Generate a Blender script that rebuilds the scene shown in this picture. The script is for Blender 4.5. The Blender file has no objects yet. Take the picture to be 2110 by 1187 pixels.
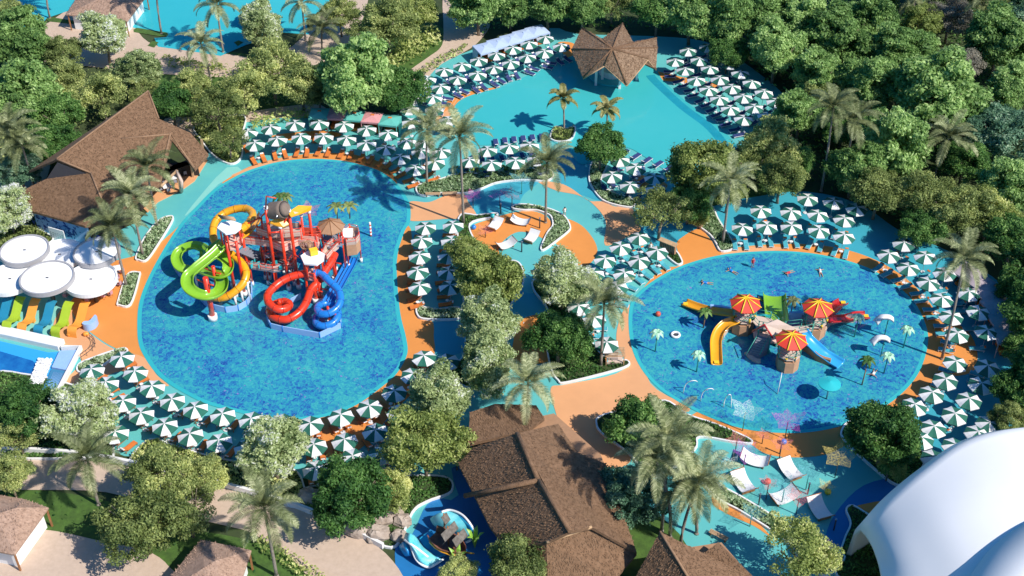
import bpy, bmesh, math, random
import numpy as np
from mathutils import Vector, Matrix
from mathutils.geometry import tessellate_polygon
S = bpy.context.scene
COL = S.collection
random.seed(7); RNG = np.random.default_rng(7)
rad = math.radians
# ---------------------------------------------------------------- camera
F = 2720.0; PITCH = rad(39.5); HC = 113.0; CY = -140.0
cd = bpy.data.cameras.new('camera'); cam = bpy.data.objects.new('camera', cd); COL.objects.link(cam)
cd.sensor_width = 36; cd.lens = 36*F/2110; cd.clip_end = 5000; cd.clip_start = 1
cam.location = (0, CY, HC); cam.rotation_euler = (math.pi/2-PITCH, 0, 0)
S.camera = cam
# ---------------------------------------------------------------- sky and sun
AZ = rad(-32); EL = rad(46.5)
w = bpy.data.worlds.new('World'); S.world = w; w.use_nodes = True
nt = w.node_tree; bg = nt.nodes['Background']
sk = nt.nodes.new('ShaderNodeTexSky'); sk.sky_type = 'NISHITA'; sk.sun_disc = False; sk.ozone_density = 3.0
sk.sun_elevation = EL; sk.sun_rotation = math.atan2(math.cos(AZ), math.sin(AZ))
hs = nt.nodes.new('ShaderNodeHueSaturation'); hs.inputs['Saturation'].default_value = 1.55; nt.links.new(sk.outputs[0], hs.inputs['Color']); nt.links.new(hs.outputs[0], bg.inputs[0]); bg.inputs[1].default_value = 0.115
sl = bpy.data.lights.new('sun', 'SUN'); sl.energy = 5.0; sl.angle = rad(0.5); sl.color = (1, .95, .87)
so = bpy.data.objects.new('sun', sl); COL.objects.link(so)
so.rotation_euler = Vector((-math.cos(EL)*math.cos(AZ), -math.cos(EL)*math.sin(AZ), -math.sin(EL))).to_track_quat('-Z', 'Y').to_euler()
so.location = (60, -60, 90)
S.view_settings.view_transform = 'Standard'; S.view_settings.look = 'None'; S.view_settings.exposure = 0.2; S.view_settings.gamma = 1

# ---------------------------------------------------------------- survey helpers: a mark on the survey sheet -> metres on site
def at(u, v, h=0.0):
    x = (u-1055)/F; y = (593.5-v)/F
    dy = math.cos(PITCH)+y*math.sin(PITCH); dz = -math.sin(PITCH)+y*math.cos(PITCH)
    t = (h-HC)/dz
    return Vector((x*t, CY+dy*t, h))
def crop(ox, oy, s):
    return lambda a, b, h=0.0: at(ox+a/s, oy+b/s, h)
def cr(pts, n=5, closed=True):
    P = [Vector(p) for p in pts]; out = []; m = len(P)
    for i in range(m if closed else m-1):
        if closed: a, b, c, d = P[i-1], P[i], P[(i+1) % m], P[(i+2) % m]
        else: a, b, c, d = P[max(i-1, 0)], P[i], P[i+1], P[min(i+2, m-1)]
        for k in range(n):
            t = k/n
            out.append(0.5*((2*b)+(c-a)*t+(2*a-5*b+4*c-d)*t*t+(3*b-a-3*c+d)*t**3))
    if not closed: out.append(P[-1].copy())
    return out

# ---------------------------------------------------------------- materials
MATS = {}
def mat(name, col, rough=0.6, metal=0.0, var=0.0, vs=1.0, col2=None, bump=0.0, bs=20.0, spec=0.5, coat=0.0, alpha=1.0, trans=0.0):
    if name in MATS: return MATS[name]
    m = bpy.data.materials.new(name); m.use_nodes = True; t = m.node_tree; b = t.nodes['Principled BSDF']
    b.inputs['Roughness'].default_value = rough; b.inputs['Metallic'].default_value = metal
    b.inputs['Specular IOR Level'].default_value = spec; b.inputs['Coat Weight'].default_value = coat
    b.inputs['Alpha'].default_value = alpha
    b.inputs['Base Color'].default_value = (*col, 1)
    geo = t.nodes.new('ShaderNodeNewGeometry')
    if var > 0 or col2:
        nz = t.nodes.new('ShaderNodeTexNoise'); nz.inputs['Scale'].default_value = vs; nz.inputs['Detail'].default_value = 5; nz.inputs['Roughness'].default_value = .65
        t.links.new(geo.outputs['Position'], nz.inputs['Vector'])
        r = t.nodes.new('ShaderNodeValToRGB'); r.color_ramp.elements[0].position = .3; r.color_ramp.elements[1].position = .7
        c2 = col2 or tuple(min(1, c*(1+var)) for c in col); c1 = col if col2 else tuple(c*(1-var) for c in col)
        r.color_ramp.elements[0].color = (*c1, 1); r.color_ramp.elements[1].color = (*c2, 1)
        t.links.new(nz.outputs[0], r.inputs[0]); t.links.new(r.outputs[0], b.inputs['Base Color'])
    if bump > 0:
        n2 = t.nodes.new('ShaderNodeTexNoise'); n2.inputs['Scale'].default_value = bs; n2.inputs['Detail'].default_value = 4
        t.links.new(geo.outputs['Position'], n2.inputs['Vector'])
        bp = t.nodes.new('ShaderNodeBump'); bp.inputs['Strength'].default_value = bump; bp.inputs['Distance'].default_value = .1
        t.links.new(n2.outputs[0], bp.inputs['Height']); t.links.new(bp.outputs[0], b.inputs['Normal'])
    if name.startswith('canvas'):
        oi = t.nodes.new('ShaderNodeObjectInfo'); mp = t.nodes.new('ShaderNodeMapRange'); mp.inputs[3].default_value = .86; mp.inputs[4].default_value = 1.12 if 'green' in name else 1.0
        hv = t.nodes.new('ShaderNodeHueSaturation'); t.links.new(oi.outputs['Random'], mp.inputs[0]); t.links.new(mp.outputs[0], hv.inputs['Value'])
        l = b.inputs['Base Color'].links[0].from_socket; t.links.new(l, hv.inputs['Color']); t.links.new(hv.outputs[0], b.inputs['Base Color'])
    MATS[name] = m; return m

def leafmat(name, ca, cb, cc=None, fs=.35, transl=.45):
    m = bpy.data.materials.new(name); m.use_nodes = True; t = m.node_tree; t.nodes.clear()
    out = t.nodes.new('ShaderNodeOutputMaterial'); mix = t.nodes.new('ShaderNodeMixShader'); d = t.nodes.new('ShaderNodeBsdfPrincipled'); tr = t.nodes.new('ShaderNodeBsdfTranslucent')
    d.inputs['Roughness'].default_value = .55; d.inputs['Specular IOR Level'].default_value = .3
    geo = t.nodes.new('ShaderNodeNewGeometry'); nz = t.nodes.new('ShaderNodeTexNoise'); nz.inputs['Scale'].default_value = fs; nz.inputs['Detail'].default_value = 3
    t.links.new(geo.outputs['Position'], nz.inputs['Vector'])
    oi = t.nodes.new('ShaderNodeObjectInfo'); ad = t.nodes.new('ShaderNodeMath'); ad.operation = 'MULTIPLY_ADD'; ad.inputs[1].default_value = .26; 
    sb = t.nodes.new('ShaderNodeMath'); sb.operation = 'SUBTRACT'; sb.inputs[1].default_value = .11
    t.links.new(oi.outputs['Random'], ad.inputs[0]); t.links.new(nz.outputs[0], ad.inputs[2]); t.links.new(ad.outputs[0], sb.inputs[0])
    ri = t.nodes.new('ShaderNodeMath'); ri.operation = 'MULTIPLY_ADD'; ri.inputs[1].default_value = .34
    t.links.new(geo.outputs['Random Per Island'], ri.inputs[0]); t.links.new(sb.outputs[0], ri.inputs[2])
    r = t.nodes.new('ShaderNodeValToRGB'); e = r.color_ramp.elements
    e[0].position = .38; e[0].color = (*ca, 1); e[1].position = .78; e[1].color = (*cb, 1)
    if cc:
        x = e.new(.95); x.color = (*cc, 1)
    t.links.new(ri.outputs[0], r.inputs[0]); t.links.new(r.outputs[0], d.inputs['Base Color']); t.links.new(r.outputs[0], tr.inputs['Color'])
    mix.inputs[0].default_value = transl
    t.links.new(d.outputs[0], mix.inputs[1]); t.links.new(tr.outputs[0], mix.inputs[2]); t.links.new(mix.outputs[0], out.inputs[0])
    MATS[name] = m; return m

def mosaic(name, cols, cell=1.5, big=.12, rough=.12, bump=.12):
    m = bpy.data.materials.new(name); m.use_nodes = True; t = m.node_tree; b = t.nodes['Principled BSDF']
    geo = t.nodes.new('ShaderNodeNewGeometry')
    wz = t.nodes.new('ShaderNodeTexNoise'); wz.inputs['Scale'].default_value = 1.1; wz.inputs['Detail'].default_value = 2
    wa = t.nodes.new('ShaderNodeVectorMath'); wa.operation = 'MULTIPLY_ADD'; wa.inputs[1].default_value = (.9, .9, 0)
    t.links.new(geo.outputs['Position'], wz.inputs['Vector']); t.links.new(wz.outputs['Color'], wa.inputs[0]); t.links.new(geo.outputs['Position'], wa.inputs[2])
    v = t.nodes.new('ShaderNodeTexVoronoi'); v.inputs['Scale'].default_value = cell; t.links.new(wa.outputs[0], v.inputs['Vector'])
    v2 = t.nodes.new('ShaderNodeTexVoronoi'); v2.inputs['Scale'].default_value = cell*2.7; t.links.new(wa.outputs[0], v2.inputs['Vector'])
    n = t.nodes.new('ShaderNodeTexNoise'); n.inputs['Scale'].default_value = big; n.inputs['Detail'].default_value = 6; n.inputs['Roughness'].default_value = .62
    t.links.new(geo.outputs['Position'], n.inputs['Vector'])
    s1 = t.nodes.new('ShaderNodeSeparateColor'); s2 = t.nodes.new('ShaderNodeSeparateColor')
    t.links.new(v.outputs['Color'], s1.inputs[0]); t.links.new(v2.outputs['Color'], s2.inputs[0])
    a = t.nodes.new('ShaderNodeMath'); a.operation = 'MULTIPLY_ADD'; a.inputs[1].default_value = .36
    a2 = t.nodes.new('ShaderNodeMath'); a2.operation = 'MULTIPLY_ADD'; a2.inputs[1].default_value = .34
    a3 = t.nodes.new('ShaderNodeMath'); a3.operation = 'MULTIPLY_ADD'; a3.inputs[1].default_value = .95; a3.inputs[2].default_value = -.30
    t.links.new(n.outputs[0], a3.inputs[0]); t.links.new(s1.outputs[0], a.inputs[0]); t.links.new(a3.outputs[0], a.inputs[2])
    t.links.new(s2.outputs[1], a2.inputs[0]); t.links.new(a.outputs[0], a2.inputs[2])
    r = t.nodes.new('ShaderNodeValToRGB'); e = r.color_ramp.elements
    e[0].position = cols[0][0]; e[0].color = (*cols[0][1], 1); e[1].position = cols[-1][0]; e[1].color = (*cols[-1][1], 1)
    for p, c in cols[1:-1]:
        x = e.new(p); x.color = (*c, 1)
    t.links.new(a2.outputs[0], r.inputs[0])
    # rare warm specks of coral tile
    gt = t.nodes.new('ShaderNodeMath'); gt.operation = 'GREATER_THAN'; gt.inputs[1].default_value = .95; t.links.new(s2.outputs[2], gt.inputs[0])
    n5 = t.nodes.new('ShaderNodeTexNoise'); n5.inputs['Scale'].default_value = .5; t.links.new(geo.outputs['Position'], n5.inputs['Vector'])
    g2 = t.nodes.new('ShaderNodeMath'); g2.operation = 'GREATER_THAN'; g2.inputs[1].default_value = .58; t.links.new(n5.outputs[0], g2.inputs[0])
    g3 = t.nodes.new('ShaderNodeMath'); g3.operation = 'MULTIPLY'; t.links.new(gt.outputs[0], g3.inputs[0]); t.links.new(g2.outputs[0], g3.inputs[1])
    mx = t.nodes.new('ShaderNodeMix'); mx.data_type = 'RGBA'; mx.inputs[7].default_value = (.20, .20, .46, 1)
    t.links.new(g3.outputs[0], mx.inputs[0]); t.links.new(r.outputs[0], mx.inputs[6]); t.links.new(mx.outputs[2], b.inputs['Base Color'])
    b.inputs['Roughness'].default_value = rough; b.inputs['IOR'].default_value = 1.33
    n3 = t.nodes.new('ShaderNodeTexNoise'); n3.inputs['Scale'].default_value = 1.8; n3.inputs['Detail'].default_value = 4; t.links.new(geo.outputs['Position'], n3.inputs['Vector'])
    bp = t.nodes.new('ShaderNodeBump'); bp.inputs['Strength'].default_value = bump; bp.inputs['Distance'].default_value = .25
    t.links.new(n3.outputs[0], bp.inputs['Height']); t.links.new(bp.outputs[0], b.inputs['Normal'])
    MATS[name] = m; return m

# ---------------------------------------------------------------- mesh helpers
def tag(o, label=None, cat=None, group=None, kind=None):
    if label: o['label'] = label
    if cat: o['category'] = cat
    if group: o['group'] = group
    if kind: o['kind'] = kind
    return o
def thing(name, label, cat, loc=(0, 0, 0), rz=0, group=None):
    o = bpy.data.objects.new(name, None); COL.objects.link(o); o.location = loc; o.rotation_euler = (0, 0, rz)
    o.empty_display_size = .3
    return tag(o, label, cat, group)
class MB:
    def __init__(s): s.v = []; s.f = []; s.m = []; s.sm = []
    def add(s, vs, fs, mi=0, smooth=False):
        b = len(s.v); s.v += [tuple(x) for x in vs]
        for f in fs: s.f.append(tuple(i+b for i in f)); s.m.append(mi); s.sm.append(smooth)
    def box(s, c, d, rz=0, mi=0, rx=0, ry=0):
        M = Matrix.Translation(Vector(c)) @ Matrix.Rotation(rz, 4, 'Z') @ Matrix.Rotation(ry, 4, 'Y') @ Matrix.Rotation(rx, 4, 'X')
        v = [M @ Vector((x*d[0]/2, y*d[1]/2, z*d[2]/2)) for x in (-1, 1) for y in (-1, 1) for z in (-1, 1)]
        s.add(v, [(0, 1, 3, 2), (4, 6, 7, 5), (0, 4, 5, 1), (2, 3, 7, 6), (0, 2, 6, 4), (1, 5, 7, 3)], mi)
    def tube(s, path, r, n=8, mi=0, caps=True, r2=None, smooth=True):
        P = [Vector(p) for p in path]; m = len(P); vs = []; up = Vector((0, 0, 1)); prev = None
        for i, p in enumerate(P):
            d = (P[min(i+1, m-1)]-P[max(i-1, 0)]).normalized()
            a = d.cross(up)
            if a.length < .05: a = prev.copy() if prev else Vector((1, 0, 0))
            a = (a-d*a.dot(d)).normalized()
            if prev and a.dot(prev) < 0: a = -a
            prev = a.copy(); b = d.cross(a)
            rr = r if r2 is None else r+(r2-r)*i/(m-1)
            for k in range(n):
                t = 2*math.pi*k/n; vs.append(p+rr*(math.cos(t)*a+math.sin(t)*b))
        fs = [(i*n+k, i*n+(k+1) % n, (i+1)*n+(k+1) % n, (i+1)*n+k) for i in range(m-1) for k in range(n)]
        s.add(vs, fs, mi, smooth)
        if caps: s.add(vs[:n], [tuple(range(n))], mi); s.add(vs[-n:], [tuple(range(n))[::-1]], mi)
    def cyl(s, p, q, r, n=10, mi=0, r2=None): s.tube([p, q], r, n, mi, r2=r2)
    def prism(s, poly, z0, z1, mi=0, mis=None):
        P = [Vector((p[0], p[1], 0)) for p in poly]
        n = len(P); vs = [(p.x, p.y, z0) for p in P]+[(p.x, p.y, z1) for p in P]
        tri = tessellate_polygon([P])
        s.add(vs, [tuple(i+n for i in t) for t in tri]+[tuple(t)[::-1] for t in tri], mi)
        s.add(vs, [(i, (i+1) % n, n+(i+1) % n, n+i) for i in range(n)], mi if mis is None else mis)
    def disc(s, c, r, z0, z1, n=24, mi=0, mis=None): s.prism([(c[0]+r*math.cos(2*math.pi*k/n), c[1]+r*math.sin(2*math.pi*k/n)) for k in range(n)], z0, z1, mi, mis)
    def slab(s, quad, th, mi=0, mib=None):   # thick panel from a list of 3-D corners (planar-ish), thickness downwards
        q = [Vector(p) for p in quad]; n = len(q); lo = [p-Vector((0, 0, th)) for p in q]
        c = sum(q, Vector())/n
        nor = Vector()
        for i in range(n): nor += (q[i]-c).cross(q[(i+1) % n]-c)
        ff = [tuple(range(n))] if nor.z > 0 else [tuple(range(n))[::-1]]
        s.add(q, ff, mi); s.add(lo, [ff[0][::-1]], mi if mib is None else mib)
        s.add(q+lo, [(i, (i+1) % n, n+(i+1) % n, n+i) for i in range(n)], mi if mib is None else mib)
    def build(s, name, mats, parent=None, merge=False):
        me = bpy.data.meshes.new(name); me.from_pydata([tuple(v) for v in s.v], [], s.f)
        if not isinstance(mats, (list, tuple)): mats = [mats]
        for m in mats: me.materials.append(MATS[m] if isinstance(m, str) else m)
        me.polygons.foreach_set('material_index', s.m); me.polygons.foreach_set('use_smooth', s.sm)
        bm = bmesh.new(); bm.from_mesh(me)
        bmesh.ops.remove_doubles(bm, verts=bm.verts, dist=1e-5)
        bmesh.ops.recalc_face_normals(bm, faces=bm.faces); bm.to_mesh(me); bm.free()
        o = bpy.data.objects.new(name, me); COL.objects.link(o)
        if parent is not None: o.parent = parent
        return o
def local(parent, pts):   # site metres -> parent's own axes
    M = (Matrix.Translation(parent.location) @ parent.rotation_euler.to_matrix().to_4x4()).inverted()
    return [M @ Vector(p) for p in pts]
def sheet(name, pts, z, m, smooth=6, kind='structure', h=0.0, label=None):
    P = cr([at(u, v, h) for u, v in pts], smooth) if smooth else [at(u, v, h) for u, v in pts]
    mb = MB(); tri = tessellate_polygon([[Vector((p.x, p.y, 0)) for p in P]])
    mb.add([(p.x, p.y, z) for p in P], [tuple(t) for t in tri])
    o = mb.build(name, m); me = o.data
    if me.polygons and sum(p.normal.z for p in me.polygons) < 0: me.flip_normals()
    o['kind'] = kind
    if label: o['label'] = label
    return o, P
def inside(poly, pts):
    x, y = pts[:, 0], pts[:, 1]; c = np.zeros(len(pts), bool); n = len(poly)
    for i in range(n):
        x1, y1 = poly[i][0], poly[i][1]; x2, y2 = poly[i-1][0], poly[i-1][1]
        if y1 == y2: continue
        k = ((y1 > y) != (y2 > y)) & (x < (x2-x1)*(y-y1)/(y2-y1)+x1); c ^= k
    return c
def leafmesh(name, C, N, L, W, m):
    """many small leaf blades: C centres, N normals, L half length, W half width"""
    n = len(C); N = N/np.maximum(np.linalg.norm(N, axis=1, keepdims=True), 1e-6)
    R = RNG.normal(size=(n, 3)); T = np.cross(N, R); T /= np.maximum(np.linalg.norm(T, axis=1, keepdims=True), 1e-6); B = np.cross(N, T)
    L = np.broadcast_to(L, (n,))[:, None]; W = np.broadcast_to(W, (n,))[:, None]
    V = np.empty((n, 4, 3)); V[:, 0] = C-T*L; V[:, 1] = C+B*W+N*W*.25; V[:, 2] = C+T*L; V[:, 3] = C-B*W+N*W*.25
    me = bpy.data.meshes.new(name); me.vertices.add(n*4); me.vertices.foreach_set('co', V.reshape(-1).astype(np.float32))
    me.loops.add(n*4); me.loops.foreach_set('vertex_index', np.arange(n*4, dtype=np.int32))
    me.polygons.add(n); me.polygons.foreach_set('loop_start', np.arange(0, n*4, 4, dtype=np.int32)); me.polygons.foreach_set('loop_total', np.full(n, 4, np.int32))
    me.update(calc_edges=True); me.materials.append(MATS[m] if isinstance(m, str) else m)
    return me
def cover(name, poly, dens, h0, h1, L, m, label):
    P = np.array([(p.x, p.y) for p in poly]); lo = P.min(0); hi = P.max(0); A = np.prod(hi-lo)
    n = int(A*dens); X = RNG.uniform(lo, hi, (n, 2)); X = X[inside(P, X)]
    n = len(X)
    if n < 3: return None
    f = .5+.25*np.sin(X[:, 0]*2.1+np.sin(X[:, 1]*1.7)*2)+.25*np.sin(X[:, 1]*2.7+X[:, 0])
    Z = h0+(h1-h0)*f*RNG.uniform(.35, 1, n)
    C = np.column_stack([X, Z]); N = RNG.normal(size=(n, 3))*.7; N[:, 2] += .7
    me = leafmesh(name, C, N, L*RNG.uniform(.7, 1.3, n), L*.55, m)
    o = bpy.data.objects.new(name, me); COL.objects.link(o); tag(o, label, 'ground plants', kind='stuff'); return o
ORD = ['first', 'second', 'third', 'fourth', 'fifth', 'sixth', 'seventh', 'eighth', 'ninth', 'tenth', 'eleventh', 'twelfth', 'thirteenth', 'fourteenth', 'fifteenth', 'sixteenth', 'seventeenth', 'eighteenth', 'nineteenth', 'twentieth']

# ---------------------------------------------------------------- palette
mat('grass', (.035, .075, .012), .9, col2=(.07, .15, .02), vs=1.2, bump=.4)
mat('soil', (.028, .04, .015), .95, col2=(.05, .08, .02), vs=.8)
mat('teal_deck', (.08, .38, .40), .6, col2=(.12, .46, .43), vs=.09)
mat('aqua_deck', (.21, .53, .47), .6, var=.05, vs=.2)
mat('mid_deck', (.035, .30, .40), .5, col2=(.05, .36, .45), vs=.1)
mat('blue_deck', (.015, .16, .40), .5, var=.1, vs=.2)
mat('orange_deck', (.66, .25, .055), .65, var=.05, vs=.25)
mat('tan_deck', (.66, .33, .155), .65, var=.05, vs=.3)
mat('paving', (.47, .355, .27), .75, col2=(.55, .42, .325), vs=1.6, bump=.15)
mat('kerb_white', (.74, .73, .72), .6, var=.05)
mat('white', (.8, .8, .8), .45, var=.03, vs=.6)
mat('white_shell', (.88, .875, .87), .38, var=.02, vs=.15)
mat('rim_grey', (.36, .35, .36), .5)
mat('canvas_white', (.80, .79, .78), .8, var=.05, vs=3)
mat('canvas_green', (.014, .125, .085), .8, var=.12, vs=3)
mat('metal_white', (.7, .7, .72), .35)
mat('wood', (.30, .13, .05), .6, var=.25, vs=3)
mat('wood_light', (.46, .30, .17), .65, var=.2, vs=2)
mat('cushion_orange', (.62, .17, .03), .75, var=.1, vs=3)
mat('cushion_navy', (.028, .045, .16), .75, var=.15, vs=3)
mat('cushion_teal', (.06, .35, .42), .7, var=.15, vs=3)
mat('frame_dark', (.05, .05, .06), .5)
mat('red_paint', (.72, .045, .012), .3, coat=.5, var=.06, vs=2)
mat('dark_red', (.42, .012, .014), .3, coat=.4)
mat('yellow_paint', (.80, .36, .012), .28, coat=.5, var=.05, vs=2)
mat('bright_yellow', (.85, .55, .03), .4)
mat('green_paint', (.21, .44, .025), .28, coat=.5, var=.06, vs=2)
mat('blue_paint', (.02, .20, .62), .28, coat=.5, var=.06, vs=2)
mat('light_blue', (.04, .36, .72), .25, coat=.5)
mat('wall_blue', (.30, .48, .78), .4, var=.05)
mat('pink_deck', (.72, .46, .38), .7, var=.12, vs=2)
mat('grey_deck', (.24, .24, .28), .7, var=.1)
mat('beige', (.58, .45, .37), .7, var=.06)
mat('brown_wall', (.36, .20, .11), .75, var=.1, vs=2)
mat('base_tan', (.50, .28, .16), .7, var=.1, vs=2)
mat('steel', (.45, .45, .47), .3, metal=.8)
mat('concrete', (.40, .38, .36), .8, var=.1)
mat('water_dark', (.01, .09, .25), .1)
mat('trunk', (.16, .12, .085), .85, col2=(.28, .22, .17), vs=4)
mat('palm_trunk', (.17, .145, .12), .85, col2=(.32, .28, .24), vs=5)
mat('skin', (.45, .24, .15), .6); mat('cloth_red', (.5, .03, .05), .8); mat('cloth_white', (.75, .75, .72), .8); mat('hair_dark', (.02, .014, .01), .6)
mat('turquoise', (.03, .46, .50), .35, coat=.3)
mat('teal_rail', (.05, .30, .24), .4)
mat('rail_pink', (.60, .10, .06), .5)
mat('glass_dark', (.02, .03, .05), .1)
def water(name, c1, c2, sc=.03, rough=.08, bump=.06):
    m = mat(name, c1, rough, col2=c2, vs=sc, bump=bump, bs=1.3); m.node_tree.nodes['Principled BSDF'].inputs['IOR'].default_value = 1.33; return m
water('water_turq', (.035, .385, .41), (.06, .43, .44))
water('water_far', (.03, .37, .44), (.055, .44, .48))
water('water_rim', (.03, .37, .42), (.05, .44, .46))
water('water_wave', (.008, .08, .32), (.02, .20, .48), sc=.5, bump=.12)
mosaic('mosaic_blue', [(.0, (.014, .05, .24)), (.2, (.02, .09, .33)), (.36, (.025, .18, .38)), (.56, (.03, .28, .38)), (.95, (.06, .40, .39))], cell=2.4, big=.13)
# thatch: straw bands
def thatch(name, c1, c2):
    m = mat(name, c1, .95, col2=c2, vs=2.2, bump=.9, bs=9); t = m.node_tree
    n = [x for x in t.nodes if x.type == 'TEX_NOISE']
    return m
thatch('thatch', (.13, .07, .035), (.24, .14, .08))
thatch('thatch_light', (.16, .10, .06), (.33, .22, .14))
thatch('shingle', (.30, .19, .135), (.46, .31, .23))
thatch('thatch_straw', (.13, .07, .037), (.27, .165, .095))
mat('thatch_cap', (.26, .155, .09), .9, var=.25, vs=3)
leafmat('leaf_bright', (0.077, 0.176, 0.044), (0.286, 0.462, 0.138), (0.550, 0.726, 0.286))
leafmat('leaf_silver', (0.125, 0.203, 0.062), (0.593, 0.686, 0.328), (0.850, 0.850, 0.850))
leafmat('leaf_olive', (0.084, 0.132, 0.034), (0.360, 0.434, 0.145), (0.770, 0.795, 0.314))
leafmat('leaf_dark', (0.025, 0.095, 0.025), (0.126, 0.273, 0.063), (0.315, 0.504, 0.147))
leafmat('leaf_yellow', (0.104, 0.169, 0.033), (0.442, 0.520, 0.156), (0.850, 0.850, 0.390))
leafmat('leaf_blue', (0.042, 0.125, 0.073), (0.187, 0.354, 0.208), (0.520, 0.666, 0.458))
leafmat('leaf_grey', (0.154, 0.144, 0.115), (0.422, 0.403, 0.326), (0.691, 0.672, 0.557))
leafmat('leaf_sage', (0.138, 0.248, 0.097), (0.495, 0.632, 0.358), (0.797, 0.850, 0.632), fs=1.5)
leafmat('leaf_palm', (0.057, 0.075, 0.023), (0.230, 0.265, 0.115), (0.483, 0.506, 0.276), fs=.5, transl=.25)
leafmat('leaf_royal', (.10, .11, .025), (.32, .29, .10), (.48, .44, .20), fs=.5, transl=.3)
# ================================================================ GROUND
mb = MB(); mb.add([(-2500, -1500, -.02), (2500, -1500, -.02), (2500, 4000, -.02), (-2500, 4000, -.02)], [(0, 1, 2, 3)])
g = mb.build('ground', 'soil'); g['kind'] = 'structure'
sheet('lawn', [(60, 1008), (230, 1035), (330, 1080), (500, 1110), (640, 1160), (700, 1260), (-100, 1260), (-100, 1020)], .005, 'grass', 4)
sheet('lawn', [(1240, 1050), (1480, 1050), (1520, 1130), (1500, 1230), (1180, 1230)], .005, 'grass', 4)
sheet('lawn', [(800, 20), (915, 60), (915, 100), (840, 145), (760, 160), (700, 60)], .005, 'grass', 4)
sheet('lawn', [(290, 100), (620, 130), (660, 200), (450, 240), (300, 220)], .005, 'grass', 4)
sheet('lawn', [(1380, 400), (1540, 380), (1640, 380), (1620, 420), (1480, 440), (1460, 480), (1400, 470)], .005, 'grass', 4)
# decks
DECK = [(418, 330), (440, 300), (505, 270), (500, 250), (560, 235), (640, 228), (830, 235), (838, 180), (880, 145), (980, 100), (1130, 58), (1190, 70), (1350, 75), (1450, 85), (1520, 120), (1620, 200), (1610, 250), (1550, 290), (1470, 330), (1420, 400), (1420, 440), (1470, 425), (1560, 405), (1660, 395), (1770, 420), (1860, 480), (1960, 520), (2080, 600), (2115, 700), (2110, 830), (2050, 920), (1930, 990), (1870, 1020), (1790, 1060), (1760, 1187), (1500, 1230), (1400, 1100), (1240, 960), (1180, 930), (1120, 880), (1000, 900), (960, 960), (1030, 1100), (1060, 1210), (860, 1210), (815, 1150), (850, 1060), (900, 1020), (920, 980), (800, 990), (620, 985), (480, 965), (330, 945), (230, 930), (200, 850), (140, 790), (100, 740), (-60, 700), (-60, 470), (110, 480), (230, 500), (300, 440)]
sheet('deck', DECK, .012, 'teal_deck', 3)
sheet('deck', [(418, 330), (470, 340), (500, 352), (440, 385), (400, 428), (374, 455), (335, 500), (290, 525), (240, 545), (205, 550), (190, 500), (290, 455), (360, 400)], .018, 'teal_deck', 3)
sheet('deck', [(468, 345), (500, 352), (450, 380), (400, 430), (380, 445), (420, 395)], .024, 'aqua_deck', 2)
sheet('deck', [(1060, 372), (1110, 372), (1190, 404), (1235, 455), (1249, 500), (1247, 540), (1228, 560), (1231, 517), (1210, 475), (1165, 448), (1090, 425), (1000, 430), (965, 410), (1010, 386)], .018, 'teal_deck', 4)
sheet('deck', [(965, 402), (1010, 384), (1060, 374), (1110, 374), (1080, 400), (1060, 430), (1000, 446), (984, 444)], .022, 'mid_deck', 4)
sheet('deck', [(1165, 300), (1215, 320), (1216, 370), (1240, 412), (1205, 404), (1150, 378), (1150, 340)], .022, 'mid_deck', 4)
sheet('deck', [(1310, 460), (1350, 440), (1400, 450), (1442, 470), (1394, 502), (1360, 520), (1330, 480)], .022, 'mid_deck', 3)
sheet('deck', [(895, 664), (955, 666), (960, 725), (896, 727)], .022, 'mid_deck', 2)  # bluer patch paints the shade over this bit of teal deck
sheet('deck', [(1060, 600), (1100, 585), (1130, 640), (1110, 655), (1070, 665), (1055, 640)], .024, 'mid_deck', 4)
sheet('deck', [(1025, 490), (1070, 478), (1115, 490), (1120, 515), (1150, 508), (1150, 545), (1100, 560), (1105, 600), (1080, 600), (1070, 560), (1030, 540)], .028, 'teal_deck', 4)
sheet('deck', [(1860, 985), (1780, 1000), (1720, 1060), (1700, 1120), (1735, 1125), (1755, 1080), (1745, 1052), (1770, 1045), (1830, 1030)], .022, 'blue_deck', 4)  # blue patch paints the dome's cast shadow onto the deck
sheet('deck', [(930, 965), (1020, 960), (1060, 1200), (950, 1230), (935, 1080), (900, 1050), (945, 1020)], .022, 'blue_deck', 2)  # deep navy shade beside the big thatched roof, painted as blue deck
sheet('deck', [(-30, 600), (60, 612), (130, 600), (145, 640), (115, 655), (130, 690), (90, 700), (-30, 660)], .02, 'aqua_deck', 4)
sheet('deck', [(1890, 840), (2000, 790), (2090, 790), (2080, 870), (1960, 960), (1900, 960), (1900, 900)], .022, 'mid_deck', 4)
sheet('deck', [(1472, 425), (1560, 405), (1660, 395), (1770, 420), (1860, 480), (1960, 520), (2080, 600), (2115, 700), (2110, 830), (2050, 920), (1930, 990), (1890, 960), (1895, 870), (1950, 780), (1940, 690), (1880, 600), (1780, 530), (1640, 500), (1510, 505), (1490, 460)], .017, 'mid_deck', 3)  # deck's own bluer tone, with palm and tree shade painted in
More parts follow.
